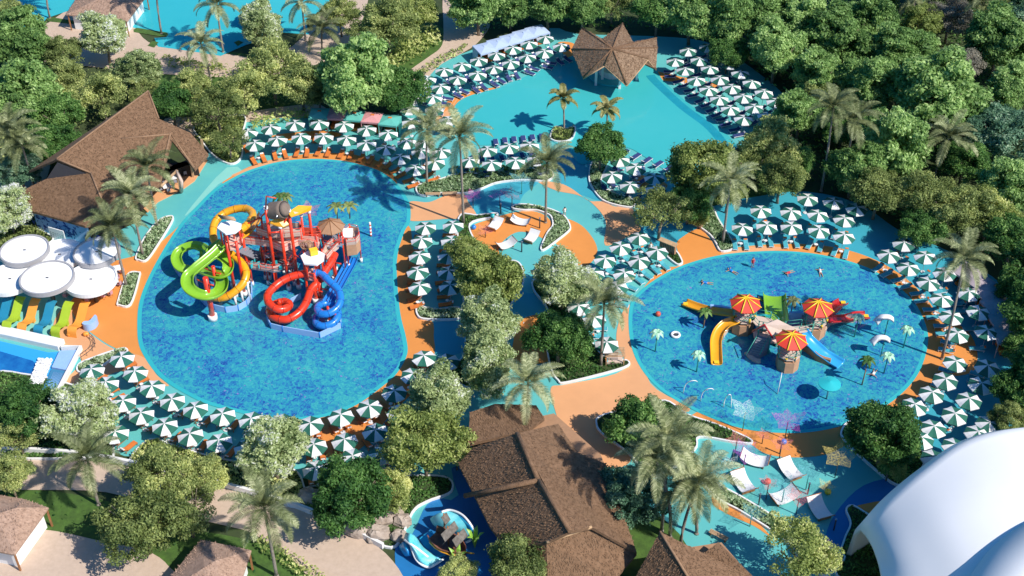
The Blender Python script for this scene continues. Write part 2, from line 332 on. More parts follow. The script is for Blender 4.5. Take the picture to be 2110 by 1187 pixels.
OR = [
 [(209, 548), (286, 525), (330, 500), (374, 461), (400, 434), (400, 470), (350, 560), (310, 640), (310, 760), (297, 737), (236, 717), (189, 687), (158, 660), (147, 620), (190, 590)],
 [(460, 378), (480, 362), (521, 341), (580, 325), (640, 317), (700, 316), (740, 321), (780, 333), (802, 350), (818, 378), (790, 372), (740, 350), (640, 340), (540, 350)],
 [(845, 470), (850, 500), (858, 560), (862, 630), (860, 656), (891, 663), (894, 697), (896, 724), (884, 770), (850, 810), (800, 860), (770, 900), (720, 938), (660, 940), (610, 925), (590, 885), (600, 855), (700, 840), (780, 790), (825, 740), (828, 690), (815, 620), (810, 540), (830, 470)],
 [(1174, 474), (1164, 451), (1197, 464), (1222, 492), (1231, 517), (1222, 537), (1200, 552), (1165, 540), (1154, 512), (1146, 497)],
 [(972, 468), (1010, 452), (1060, 438), (1100, 436), (1128, 448), (1140, 472), (1130, 495), (1100, 483), (1070, 478), (1045, 490), (1028, 512), (1030, 545), (990, 530), (980, 500)],
 [(1323, 608), (1348, 568), (1372, 552), (1402, 545), (1394, 505), (1406, 489), (1439, 472), (1463, 492), (1480, 518), (1500, 513), (1560, 506), (1640, 503), (1720, 510), (1790, 530), (1850, 562), (1900, 605), (1935, 655), (1955, 710), (1957, 770), (1930, 815), (1880, 855), (1800, 892), (1745, 917), (1700, 937), (1640, 943), (1580, 936), (1540, 912), (1480, 890), (1420, 862), (1500, 830), (1700, 800), (1850, 700), (1700, 600), (1500, 570), (1400, 600)],
 [(1060, 690), (1066, 663), (1118, 650), (1150, 700), (1130, 745), (1060, 745)],
 [(1470, 1018), (1500, 1030), (1541, 1057), (1590, 1108), (1555, 1085), (1500, 1060), (1470, 1040)],
 [(1765, 1046), (1785, 1038), (1822, 1034), (1825, 1060), (1798, 1066)],
 [(1920, 640), (2000, 690), (2010, 760), (1950, 770), (1930, 700)],
 [(905, 225), (930, 205), (965, 190), (1000, 183), (1035, 181), (1000, 200), (960, 220), (945, 250), (900, 260)],
 [(1340, 145), (1365, 150), (1400, 158), (1440, 165), (1480, 175), (1460, 182), (1400, 170), (1360, 165)],
 [(1310, 360), (1360, 372), (1375, 385), (1340, 395), (1310, 380)],
 [(1150, 88), (1185, 92), (1190, 130), (1170, 135), (1160, 110)],
 [(560, 280), (650, 270), (700, 275), (690, 283), (600, 290)],
]
for i, p in enumerate(OR): sheet('deck_patch', p, .034+i*.0006, 'orange_deck', 5)
TN = [
 [(115, 655), (135, 628), (150, 632), (152, 655), (189, 690), (236, 720), (297, 737), (322, 772), (348, 796), (300, 785), (250, 765), (190, 790), (120, 800), (168, 744), (125, 705), (110, 680)],
 [(845, 416), (884, 417), (918, 404), (955, 400), (965, 417), (982, 444), (965, 456), (928, 451), (850, 456), (835, 440)],
 [(1108, 374), (1149, 377), (1176, 388), (1202, 407), (1217, 415), (1242, 416), (1267, 426), (1300, 428), (1312, 455), (1320, 476), (1290, 490), (1247, 506), (1248, 456), (1222, 421), (1192, 403), (1146, 393)],
 [(1270, 700), (1280, 650), (1300, 630), (1320, 700), (1340, 790), (1420, 840), (1390, 852), (1304, 842), (1240, 862), (1229, 878), (1244, 900), (1300, 945), (1260, 965), (1180, 932), (1160, 890), (1145, 850), (1135, 800), (1170, 792), (1285, 762)],
 [(925, 225), (945, 200), (925, 240), (930, 268), (905, 262), (900, 240)],
 [(1500, 517), (1560, 508), (1620, 512), (1560, 522), (1480, 535)],
 [(480, 360), (560, 330), (620, 322), (560, 337), (500, 360)],
]
for i, p in enumerate(TN): sheet('deck_patch', p, .046+i*.0006, 'tan_deck', 5)
# paving
PV = [
 [(-40, 58), (80, 55), (150, 20), (265, 30), (280, 60), (325, 95), (470, 112), (560, 120), (640, 60), (700, -30), (760, -30), (740, 60), (700, 110), (660, 130), (600, 150), (480, 160), (300, 150), (120, 130), (-40, 110)],
 [(918, -30), (914, 67), (908, 98), (880, 120), (837, 152), (800, 200), (850, 200), (900, 140), (951, 111), (985, 88), (1010, 50), (980, 30), (990, -30)],
 [(340, 245), (440, 240), (640, 215), (660, 235), (520, 250), (430, 275), (360, 280)],
 [(-40, 935), (120, 942), (290, 967), (400, 990), (480, 1012), (625, 1052), (700, 1085), (780, 1128), (830, 1187), (835, 1240), (690, 1240), (600, 1150), (520, 1100), (470, 1085), (340, 1055), (220, 1015), (60, 1010), (-40, 1005)],
 [(-60, 1100), (60, 1092), (120, 1096), (210, 1116), (300, 1135), (350, 1170), (380, 1240), (-60, 1240)],
 [(0, 340), (100, 330), (80, 400), (40, 440), (-40, 440)],
]
for i, p in enumerate(PV): sheet('paving', p, .058+i*.001, 'paving', 4)
# pools
POOL1 = [(640, 328), (700, 331), (740, 339), (780, 352), (809, 371), (832, 397), (845, 425), (845, 458), (834, 477), (820, 522), (818, 569), (825, 646), (837, 697), (839, 731), (818, 770), (787, 798), (735, 835), (676, 858), (610, 867), (541, 862), (480, 848), (425, 833), (381, 812), (345, 790), (320, 768), (300, 740), (287, 713), (283, 680), (286, 629), (303, 579), (337, 515), (372, 462), (400, 432), (440, 392), (480, 367), (520, 349), (580, 333)]
POOL2 = [(1296, 640), (1310, 610), (1345, 580), (1400, 550), (1470, 529), (1540, 520), (1620, 518), (1700, 527), (1780, 549), (1840, 583), (1885, 625), (1909, 675), (1911, 715), (1895, 765), (1865, 805), (1820, 840), (1750, 873), (1680, 890), (1610, 893), (1530, 884), (1460, 860), (1400, 830), (1350, 795), (1315, 750), (1298, 700)]
POOL3 = [(928, 245), (940, 215), (965, 199), (1000, 189), (1035, 179), (1090, 155), (1150, 130), (1200, 112), (1330, 120), (1365, 165), (1420, 215), (1470, 252), (1505, 285), (1515, 310), (1460, 345), (1400, 350), (1370, 350), (1330, 325), (1290, 305), (1240, 318), (1200, 340), (1165, 310), (1120, 285), (1060, 290), (1000, 300), (960, 295), (935, 270)]
def inset(P, d):
    n = len(P); out = []
    ar = sum(P[i].x*P[(i+1) % n].y-P[(i+1) % n].x*P[i].y for i in range(n)); sg = 1 if ar > 0 else -1
    for i in range(n):
        t = (P[(i+1) % n]-P[i-1]); t.z = 0; t.normalize(); out.append(P[i]+Vector((-t.y, t.x, 0))*sg*d)
    return out
def flat(name, P, z, m):
    mb = MB(); tri = tessellate_polygon([[Vector((p.x, p.y, 0)) for p in P]]); mb.add([(p.x, p.y, z) for p in P], [tuple(t) for t in tri])
    o = mb.build(name, m); 
    if sum(p.normal.z for p in o.data.polygons) < 0: o.data.flip_normals()
    o['kind'] = 'structure'; return o
def ribbon(mb, P, w, z0, z1, closed=True, mi=0):
    n = len(P); L = []; R = []
    for i in range(n):
        a = P[i-1] if (closed or i > 0) else P[i]; b = P[(i+1) % n] if (closed or i < n-1) else P[i]
        t = b-a; t.z = 0; t.normalize(); q = Vector((-t.y, t.x, 0))*w/2; L.append(P[i]-q); R.append(P[i]+q)
    vs = []
    for i in range(n): vs += [(L[i].x, L[i].y, z0), (L[i].x, L[i].y, z1), (R[i].x, R[i].y, z1), (R[i].x, R[i].y, z0)]
    fs = []
    for i in range(n if closed else n-1):
        j = (i+1) % n
        for k in range(3): fs.append((i*4+k, j*4+k, j*4+k+1, i*4+k+1))
    if not closed: fs += [(0, 1, 2, 3), (n*4-4, n*4-3, n*4-2, n*4-1)]
    mb.add(vs, fs, mi)
PP = {}
for nm, pts, wm, rim in (('pool1', POOL1, 'mosaic_blue', .55), ('pool2', POOL2, 'mosaic_blue', .5), ('pool3', POOL3, 'water_turq', 0)):
    P = cr([at(u, v) for u, v in pts], 6); PP[nm] = P
    if rim:
        flat('pool_edge', P, .07, 'water_rim'); flat('pool_water', inset(P, rim), .075, wm)
    else: flat('pool_water', P, .07, wm)
sheet('pool_water', [(-60, -60), (200, -60), (165, -5), (150, 20), (97, 38), (82, 54), (40, 58), (-60, 58)], .07, 'water_far', 0)
sheet('pool_water', [(300, -60), (292, 0), (262, 42), (275, 58), (342, 68), (344, 77), (318, 79), (326, 97), (392, 106), (455, 116), (505, 94), (585, 68), (637, 72), (630, 45), (700, -10), (740, -60)], .07, 'water_far', 0)
for p in ([(95, 40), (105, 36), (168, 46), (165, 52), (100, 45)], [(275, 62), (282, 58), (345, 68), (347, 74), (332, 76), (276, 67)], [(304, 95), (314, 85), (327, 88), (318, 99)], [(75, 60), (82, 54), (92, 58), (84, 66)], [(482, 88), (492, 84), (502, 88), (490, 96)]):
    sheet('lawn', p, .09, 'grass', 0)
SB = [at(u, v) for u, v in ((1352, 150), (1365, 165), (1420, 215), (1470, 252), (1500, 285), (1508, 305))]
mb = MB(); ribbon(mb, [p+Vector((-1.1, -.9, 0)) for p in cr(SB, 4, False)], 1.5, .05, .076, False); o = mb.build('pool_shade_step', mat('shade_step_teal', (.015, .27, .36), .2, var=.12, vs=.5)); o['kind'] = 'structure'  # dark teal strip: parasol shade painted along the lagoon's stepped edge
# ---- planting beds with white kerbs
KP = 'leaf_sage'
BEDS = [
 ('b1', [(357, 454), (344, 449), (323, 461), (297, 495), (281, 532), (286, 538), (303, 538), (327, 505)], 'leaf_sage', 'sage green hedge in the narrow kerbed bed by the thatched hall palms'),
 ('b2', [(263, 569), (286, 564), (288, 572), (270, 629), (246, 631), (244, 623)], 'leaf_sage', 'sage green hedge in the small kerbed bed beside the white disc canopies'),
 ('b3', [(165, 752), (200, 737), (229, 727), (256, 720), (262, 728), (232, 742), (190, 770), (162, 768)], 'leaf_sage', 'sage plants in the bed beside the wave pool corner'),
 ('b4', [(861, 385), (862, 402), (881, 405), (911, 400), (958, 400), (989, 392), (1019, 380), (1049, 375), (1086, 373), (1123, 375), (1140, 366), (1130, 352), (1080, 351), (1030, 355), (985, 358), (940, 362), (900, 374)], 'leaf_sage', 'long sage green hedge along the curved white kerb between large pool and lagoon'),
 ('b5', [(1144, 264), (1165, 268), (1185, 264), (1178, 288), (1152, 294), (1134, 286)], 'leaf_yellow', 'yellow green shrubs on the small palm island in the lagoon'),
 ('b6', [(1217, 343), (1214, 371), (1222, 391), (1240, 413), (1267, 424), (1303, 429), (1305, 413), (1267, 401), (1240, 383), (1240, 368), (1250, 340), (1232, 330)], 'leaf_sage', 'sage hedge in the curved bed below the lagoon sun deck'),
 ('b7', [(1088, 424), (1116, 429), (1141, 436), (1164, 449), (1175, 469), (1171, 479), (1149, 497), (1121, 517), (1115, 512), (1128, 482), (1139, 467), (1136, 449), (1123, 441), (1103, 435), (1078, 435), (1055, 431), (1065, 424)], 'leaf_sage', 'sage hedge in the hook shaped bed around the orange hammock court'),
 ('b8', [(945, 452), (985, 446), (1022, 442), (1019, 449), (968, 464), (985, 510), (1010, 545), (1060, 540), (1078, 560), (1075, 595), (1055, 625), (1040, 680), (1050, 740), (1020, 800), (960, 800), (925, 765), (955, 735), (958, 665), (950, 560)], 'leaf_dark', 'dark undergrowth in the long bed under the central trees'),
 ('b8b', [(862, 634), (900, 640), (945, 636), (950, 658), (880, 660), (861, 652)], 'leaf_sage', 'sage hedge at the foot of the parasol columns beside the large pool'),
 ('b9', [(1105, 575), (1180, 545), (1215, 600), (1200, 650), (1215, 700), (1250, 742), (1290, 745), (1285, 760), (1170, 790), (1150, 786), (1135, 760), (1125, 700), (1128, 640), (1100, 600)], 'leaf_dark', 'dark undergrowth in the bed west of the oval splash pool'),
 ('b10', [(1466, 427), (1480, 455), (1498, 483), (1512, 512), (1486, 520), (1475, 503), (1463, 486), (1440, 469), (1423, 457), (1420, 442), (1445, 430)], 'leaf_sage', 'sage hedge in the pointed bed north of the oval splash pool'),
 ('b11', [(1372, 526), (1392, 520), (1405, 540), (1403, 546), (1393, 546)], 'leaf_dark', 'low green plants in the tiny pointed bed by the orange court'),
 ('b12', [(1238, 860), (1304, 842), (1370, 828), (1414, 856), (1472, 876), (1540, 905), (1546, 916), (1505, 912), (1440, 903), (1430, 930), (1350, 985), (1295, 936), (1242, 897), (1229, 876)], 'leaf_dark', 'dark undergrowth in the kerbed bed south west of the oval splash pool'),
 ('b13', [(1734, 889), (1760, 870), (1850, 880), (1890, 920), (1905, 955), (1857, 1003), (1800, 967), (1742, 912)], 'leaf_dark', 'dark undergrowth in the bed between splash pool and white dome'),
 ('b14', [(1440, 985), (1508, 1016), (1570, 1052), (1640, 1096), (1690, 1125), (1740, 1150), (1700, 1187), (1660, 1160), (1610, 1110), (1530, 1058), (1480, 1030)], 'leaf_sage', 'sage hedge strip along the white kerb below the white daybeds'),
 ('b15', [(1795, 1066), (1758, 1045), (1743, 1053), (1752, 1082), (1738, 1118), (1725, 1190), (1840, 1210), (1860, 1090)], 'leaf_dark', 'dark lawn plants at the foot of the white dome'),
 ('b16', [(272, 944), (311, 908), (359, 921), (430, 942), (520, 960), (600, 968), (625, 1000), (620, 1048), (480, 1009), (290, 963)], 'leaf_yellow', 'yellow green shrubs in the bed between parasols and lower footpath'),
 ('b17', [(-20, 780), (60, 775), (130, 790), (190, 815), (215, 860), (235, 935), (200, 945), (-20, 930)], 'leaf_dark', 'dark undergrowth below the wave pool'),
 ('b18', [(628, 1010), (700, 1000), (800, 985), (915, 985), (930, 1015), (880, 1036), (850, 1058), (815, 1128), (760, 1112), (690, 1072), (627, 1050)], 'leaf_dark', 'dark undergrowth among the boulders beside the pirate boat'),
 ('b19', [(405, 262), (500, 240), (500, 280), (498, 325), (475, 340), (440, 322), (415, 290)], 'leaf_yellow', 'yellow green shrubs at the west end of the cabana row'),
 ('b20', [(-20, 480), (40, 465), (85, 478), (110, 497), (60, 520), (-20, 540)], 'leaf_olive', 'olive shrubs behind the white disc canopies'),
]
HT = {'leaf_sage': (.25, .75), 'leaf_yellow': (.3, 1.3), 'leaf_dark': (.15, .7), 'leaf_olive': (.2, 1.0)}
BW = {'b1': 'by the hall palms', 'b2': 'beside the disc canopies', 'b3': 'at the wave pool corner', 'b4': 'between large pool and lagoon', 'b5': 'on the lagoon island', 'b6': 'below the lagoon sun deck', 'b7': 'hooked round the hammock court', 'b8': 'under the central trees', 'b8b': 'at the foot of the parasol columns', 'b9': 'west of the oval splash pool', 'b10': 'north of the oval splash pool', 'b11': 'beside the wooden kiosk', 'b12': 'south west of the oval splash pool', 'b13': 'between oval splash pool and dome', 'b14': 'below the white daybeds', 'b15': 'at the foot of the dome', 'b16': 'above the lower footpath', 'b17': 'below the wave pool', 'b18': 'among the boulders', 'b19': 'west of the cabana row', 'b20': 'behind the disc canopies'}
for nm, pts, lf, lab in BEDS:
    P = cr([at(u, v) for u, v in pts], 5)
    t = thing('planting_bed', 'white kerbed planting bed '+BW[nm], 'planting bed')
    mb = MB(); ribbon(mb, P, .2, 0, .32); mb.build('kerb', 'kerb_white', t)
    mb = MB(); mb.prism([(p.x, p.y) for p in P], .0, .2); mb.build('soil', 'soil', t)
    a, b = HT[lf]; cover('ground_cover', inset(P, .22), 46 if lf == 'leaf_sage' else 30, a, b, .20, lf, lab)
cover('undergrowth', [at(*p) for p in [(430, 150), (700, 150), (900, 60), (910, 95), (840, 145), (820, 210), (640, 215), (430, 240)]], 3, .2, 1.8, .3, 'leaf_olive', 'olive undergrowth between the terrace trees and the cabanas')
cover('undergrowth', [at(*p) for p in [(900, -20), (1500, -20), (1560, 60), (1450, 80), (1330, 60), (1180, 60), (1110, 45), (980, 80)]], 3, .2, 1.8, .3, 'leaf_dark', 'dark forest undergrowth behind the star roofed bar')
cover('undergrowth', [at(*p) for p in [(1450, 60), (2300, -20), (2300, 700), (2100, 560), (1870, 470), (1700, 390), (1560, 380), (1420, 400), (1530, 300), (1640, 230)]], 2.5, .2, 2.0, .35, 'leaf_dark', 'dark undergrowth of the forest east of the lagoon')
cover('undergrowth', [at(*p) for p in [(-40, 120), (280, 150), (420, 240), (420, 300), (300, 190), (60, 330), (-40, 340)]], 3, .2, 1.6, .3, 'leaf_olive', 'olive undergrowth behind the large thatched hall')
cover('undergrowth', [at(*p) for p in [(60, 1015), (220, 1030), (450, 1090), (560, 1187), (430, 1187), (330, 1120), (210, 1105), (100, 1070)]], .7, .1, .5, .2, 'leaf_dark', 'low plants on the lawn under the lower trees')
cover('hedge', [at(*p) for p in [(515, 1105), (535, 1100), (600, 1140), (690, 1200), (660, 1230), (600, 1180), (540, 1140)]], 14, .3, 1.3, .22, 'leaf_yellow', 'yellow green hedge along the lower lawn footpath')
cover('hedge', [at(*p) for p in [(330, 118), (470, 140), (460, 152), (350, 142)]], 14, .3, 1.6, .25, 'leaf_yellow', 'yellow green hedge between terrace and footpath')
cover('hedge', [at(*p) for p in [(840, 60), (905, 70), (908, 92), (850, 130), (790, 150), (770, 120), (820, 100)]], 12, .4, 2.4, .3, 'leaf_yellow', 'yellow green hedge along the footpath bend')
cover('hedge', [at(*p) for p in [(905, 120), (960, 95), (965, 105), (890, 150), (850, 172), (846, 160)]], 12, .3, 1.4, .25, 'leaf_olive', 'olive hedge between footpath and lagoon parasols')
cover('hedge', [at(*p) for p in [(520, 250), (600, 232), (640, 235), (640, 250), (560, 262), (520, 275)]], 14, .3, 1.7, .25, 'leaf_yellow', 'yellow green hedge west of the cabanas')
cover('hedge', [at(*p) for p in [(930, 345), (1020, 345), (1130, 342), (1132, 356), (1030, 358), (940, 368)]], 14, .3, 1.2, .25, 'leaf_yellow', 'yellow green hedge behind the long sage hedge')
cover('hedge', [at(*p) for p in [(0, 535), (20, 500), (60, 470), (90, 480), (60, 500), (20, 545)]], 14, .3, 1.4, .25, 'leaf_olive', 'olive hedge beside the mural wall')
# kerb wall along lower footpath
mb = MB(); ribbon(mb, cr([at(u, v) for u, v in [(-40, 932), (60, 933), (180, 942), (290, 963), (400, 985), (480, 1008), (560, 1030), (620, 1050), (700, 1083), (790, 1130)]], 5, False), .35, 0, .8, False)
tag(mb.build('garden_wall', 'kerb_white'), 'long low white wall along the upper edge of the lower footpath', 'garden wall')
# ================================================================ PARASOLS AND LOUNGERS
def copy_tree(o, parent=None):
    c = o.copy(); COL.objects.link(c)
    if parent is not None: c.parent = parent
    for ch in [x for x in KIDS.get(o, [])]: copy_tree(ch, c)
    return c
KIDS = {}
def kids(root):
    for o in COL.objects:
        if o.parent is not None: KIDS.setdefault(o.parent, []).append(o)
def make_parasol():
    t = thing('parasol', 'x', 'parasol')
    mb = MB(); R = 1.57
    for k in range(8):
        a0 = rad(k*45-22.5-90); a1 = rad(k*45+22.5-90); mi = k % 2
        rows = [(.0, 2.95), (.35, 2.83), (.7, 2.66), (1.0, 2.46)]
        vs = []
        for f, z in rows:
            for j in range(3):
                a = a0+(a1-a0)*j/2; sag = .05*f if j == 1 else 0
                rr = R*f*(math.cos(rad(22.5)) if j == 1 else 1)*(1-.02*(j == 1))
                vs.append((rr*math.cos(a), rr*math.sin(a), z-sag))
        n = len(rows)
        fs = [(i*3+j, i*3+j+1, i*3+j+4, i*3+j+3) for i in range(n-1) for j in range(2)]
        mb.add(vs, fs, mi)
        e = vs[-3:]; mb.add([e[0], e[1], e[2]]+[(x, y, z-.12) for x, y, z in e], [(0, 1, 4, 3), (1, 2, 5, 4)], mi)
    o = mb.build('canopy', ['canvas_white', 'canvas_green'], t)
    mb = MB(); mb.cyl((0, 0, 0.08), (0, 0, 3.12), .035, 6); mb.build('pole', 'metal_white', t)
    mb = MB(); mb.disc((0, 0), .3, 0.0, .09, 10); mb.build('base', 'metal_white', t)
    return t
def make_lounger(kind):
    c = {'orange': 'cushion_orange', 'navy': 'cushion_navy', 'teal': 'cushion_teal', 'brown': 'cushion_orange'}[kind]
    t = thing('sun_lounger', 'x', 'sun lounger')
    fm = MB()
    for s in (-1, 1): fm.box((0.05, s*.33, .27), (1.95, .05, .07))
    for x in (-.8, .9):
        for s in (-1, 1): fm.box((x, s*.33, .12), (.06, .06, .24))
    fm.box((.99, 0, .27), (.06, .7, .07)); fm.build('frame', 'wood' if kind == 'orange' else 'metal_white', t)
    mb = MB(); mb.box((.30, 0, .34), (1.36, .62, .09)); mb.build('mattress', c, t)
    mb = MB(); mb.box((-.67, 0, .50), (.72, .62, .08), ry=rad(27)); mb.build('backrest', c, t)
    mb = MB(); mb.box((-.90, 0, .665), (.22, .46, .07), ry=rad(27)); mb.build('towel' if kind != 'teal' else 'headrest', 'white' if kind != 'teal' else 'cushion_orange', t)
    return t
def make_table():
    t = thing('side_table', 'x', 'side table'); mb = MB(); mb.disc((0, 0), .24, .42, .46, 10); mb.build('table_top', 'white', t)
    mb = MB(); mb.cyl((0, 0, 0), (0, 0, .42), .04, 6); mb.build('leg', 'metal_white', t); return t
P0 = make_parasol(); L0 = {k: make_lounger(k) for k in ('orange', 'navy', 'teal')}; T0 = make_table()
for o in COL.objects:
    if o.parent is not None: KIDS.setdefault(o.parent, []).append(o)
USED = {}
def inst(proto):
    if proto not in USED: USED[proto] = 1; return proto
    return copy_tree(proto)
def nearest(P, q):
    b = min(range(len(P)), key=lambda i: (P[i]-q).length_squared); return P[b]
# rows: name, place phrase, from-end phrase, pool, lounger colour, canopy rotation range, z, list, loungers?
ROWS = [
 ('front row south of large pool', 'left', 'pool1', 'orange', (2, 40), [(252, 736), (278, 768), (312, 797), (355, 823), (404, 842), (459, 853), (518, 864), (580, 868), (640, 872), (703, 858), (761, 837), (810, 807), (849, 772), (875, 735)], 2),
 ('second row south of large pool', 'left', 'pool1', 'orange', (5, 30), [(190, 764), (217, 790), (252, 827), (291, 853), (339, 876), (394, 895), (452, 909), (510, 920), (648, 920), (711, 907), (773, 887), (824, 848), (923, 743)], 2),
 ('sparse third row south of large pool', 'left', 'pool1', 'orange', (10, 20), [(239, 893), (652, 967), (725, 940), (789, 934)], 1),
 ('front row north of large pool', 'left', 'pool1', 'orange', (-4, 10), [(526, 296), (572, 287), (620, 282), (666, 281), (713, 286), (756, 295), (794, 306), (827, 325), (855, 346)], 2),
 ('back row before the teal cabanas', 'left', 'pool1', 'orange', (-6, 8), [(510, 272), (558, 264), (608, 254), (659, 254), (709, 257), (757, 265), (800, 275), (838, 292), (868, 312), (897, 334)], 1),
 ('lagoon row beside the footpath', 'left', 'pool3', 'navy', (-4, 6), [(860, 180), (879, 162), (914, 145), (952, 135), (987, 123), (1023, 112), (1057, 100), (1091, 90), (1124, 79)], 1),
 ('front row, upper left lagoon bank', 'left', 'pool3', 'navy', (-4, 6), [(891, 202), (909, 180), (942, 163), (983, 152), (1019, 140), (1053, 128), (1088, 117), (1123, 106), (1157, 95)], 2),
 ('palm shaded cluster west of lagoon', 'top', 'pool3', 'navy', (0, 15), [(854, 203), (845, 225), (896, 226), (847, 250), (924, 246), (873, 296), (908, 312)], 0),
 ('waterside row, right lagoon bank', 'top', 'pool3', 'navy', (-3, 3), [(1392, 126), (1413, 144), (1436, 164), (1459, 183), (1482, 203), (1504, 223), (1531, 244)], 2),
 ('middle row, right lagoon bank', 'top', 'pool3', 'navy', (-3, 3), [(1420, 104), (1441, 123), (1462, 141), (1485, 161), (1509, 180), (1532, 200), (1556, 220)], 1),
 ('shaded back row, right lagoon bank', 'top', 'pool3', 'navy', (-3, 3), [(1460, 95), (1481, 114), (1503, 132), (1526, 151), (1548, 170), (1573, 190), (1598, 209), (1581, 237)], 1),
 ('row behind loungers in the lagoon', 'left', 'pool3', 'navy', (-4, 4), [(1005, 308), (1048, 304), (1090, 299)], 2),
 ('row along the long sage hedge', 'left', 'pool3', 'navy', (-4, 4), [(969, 331), (1013, 337), (1061, 332), (1106, 327)], 1),
 ('cluster on deck below the lagoon', 'left', 'pool3', 'navy', (-5, 12), [(1262, 362), (1278, 330), (1298, 382), (1310, 345), (1350, 365), (1351, 388)], 2),
 ('left column right of large pool', 'top', 'pool1', 'orange', (6, 14), [(877, 466), (869, 496), (865, 528), (863, 560), (866, 592)], 2),
 ('right column beside central trees', 'top', 'pool1', 'orange', (6, 14), [(935, 464), (930, 495), (925, 525), (924, 559), (928, 589)], 2),
 ('back row west of oval pool', 'left', 'pool2', 'teal', (5, 20), [(1221, 563), (1245, 535), (1279, 508), (1318, 489)], 2),
 ('front row west of oval pool', 'left', 'pool2', 'teal', (5, 20), [(1250, 707), (1226, 656), (1194, 633), (1272, 590), (1285, 565), (1318, 537), (1355, 517)], 2),
 ('front row north of oval pool', 'left', 'pool2', 'teal', (-4, 4), [(1528, 470), (1579, 464), (1632, 466), (1687, 472), (1739, 486)], 2),
 ('second row north of oval pool', 'left', 'pool2', 'teal', (-4, 8), [(1569, 432), (1628, 437), (1684, 441), (1738, 452)], 2),
 ('forest edge row north of oval pool', 'left', 'pool2', 'teal', (-4, 12), [(1664, 407), (1717, 415), (1766, 427)], 0),
 ('front row east of oval pool', 'top', 'pool2', 'teal', (5, 25), [(1832, 525), (1874, 552), (1913, 582), (1940, 616), (1962, 651), (1973, 688), (1967, 746), (1949, 780), (1918, 811), (1882, 835)], 2),
 ('back row east of oval pool', 'top', 'pool2', 'teal', (0, 25), [(1864, 501), (1909, 528), (1948, 562), (1997, 604), (2017, 640), (2034, 682), (2034, 754), (2021, 790), (1998, 823), (1968, 852), (1925, 880), (1896, 902)], 1),
 ('row beside the white dome', 'top', 'pool2', 'teal', (10, 20), [(2037, 872), (2013, 893), (1968, 919), (1923, 942)], 0),
]
NL = 0
for ri, (place, end, pool, colr, (r0, r1), lst, nl) in enumerate(ROWS):
    n = len(lst)
    for i, (u, v) in enumerate(lst):
        q = at(u, v+1, 2.7); q.z = 0.06; e = nearest(PP[pool], q); d = e-q; d.z = 0; ang = math.atan2(d.y, d.x)
        num = ORD[i]+(' from top' if end == 'top' else ' from left')
        p = inst(P0); p.location = (q.x, q.y, .055); p.rotation_euler = (random.uniform(-.05, .05), random.uniform(-.05, .05), rad(r0+(r1-r0)*i/max(1, n-1)+random.uniform(-3, 3)))
        p.scale = (1, 1, random.uniform(.97, 1.03))
        tag(p, 'green and white parasol, '+num+', '+place, 'parasol', 'green and white parasols around the pools')
        if nl:
            f = Vector((math.cos(ang), math.sin(ang), 0)); s = Vector((-f.y, f.x, 0))
            for k in ((-1, 1) if nl == 2 or NL < 9999 else (1,)):
                if NL >= 288: break
                if nl == 1 and k == -1 and i % 3: continue
                l = inst(L0[colr]); NL += 1; c = q+s*k*.78+f*.75
                l.location = (c.x, c.y, .055); l.rotation_euler = (0, 0, ang+random.uniform(-.07, .07))
                sr = s.x*k; sf = s.y*k; side = ('right of' if sr > 0 else 'left of') if abs(sr) > abs(sf)*.62 else ('behind' if sf > 0 else 'in front of')
                tag(l, colr+' lounger '+side+' '+ORD[i]+' parasol'+(' from top' if end == 'top' else ' from left')+', '+place, 'sun lounger', 'sun loungers under the parasols')
            if nl == 2:
                tb = inst(T0); c = q+f*.5+s*.12; tb.location = (c.x, c.y, .055)
                tag(tb, 'small white table below '+num+' parasol, '+place, 'side table', 'side tables between the loungers')
for i, (u, v, a, w_) in enumerate([(1022, 296, 97, 'first'), (1041, 293, 97, 'second'), (1060, 291, 97, 'third'), (1079, 289, 97, 'fourth'), (1098, 287, 97, 'fifth'), (1117, 285, 97, 'sixth')]+[(1285, 316, 48, 'first'), (1309, 324, 48, 'second'), (1332, 332, 48, 'third'), (1355, 340, 48, 'fourth'), (1377, 349, 48, 'fifth')]):
    l = inst(L0['navy']); p = at(u, v, .3); l.location = (p.x, p.y, .08); l.rotation_euler = (0, 0, rad(a)); l.scale = (1.1, 1.1, 1.1)
    tag(l, 'navy lounger standing in shallow lagoon water, '+w_+' from left '+('above the hedge row' if i < 6 else 'on the lower shore'), 'sun lounger', 'navy loungers standing in the lagoon')
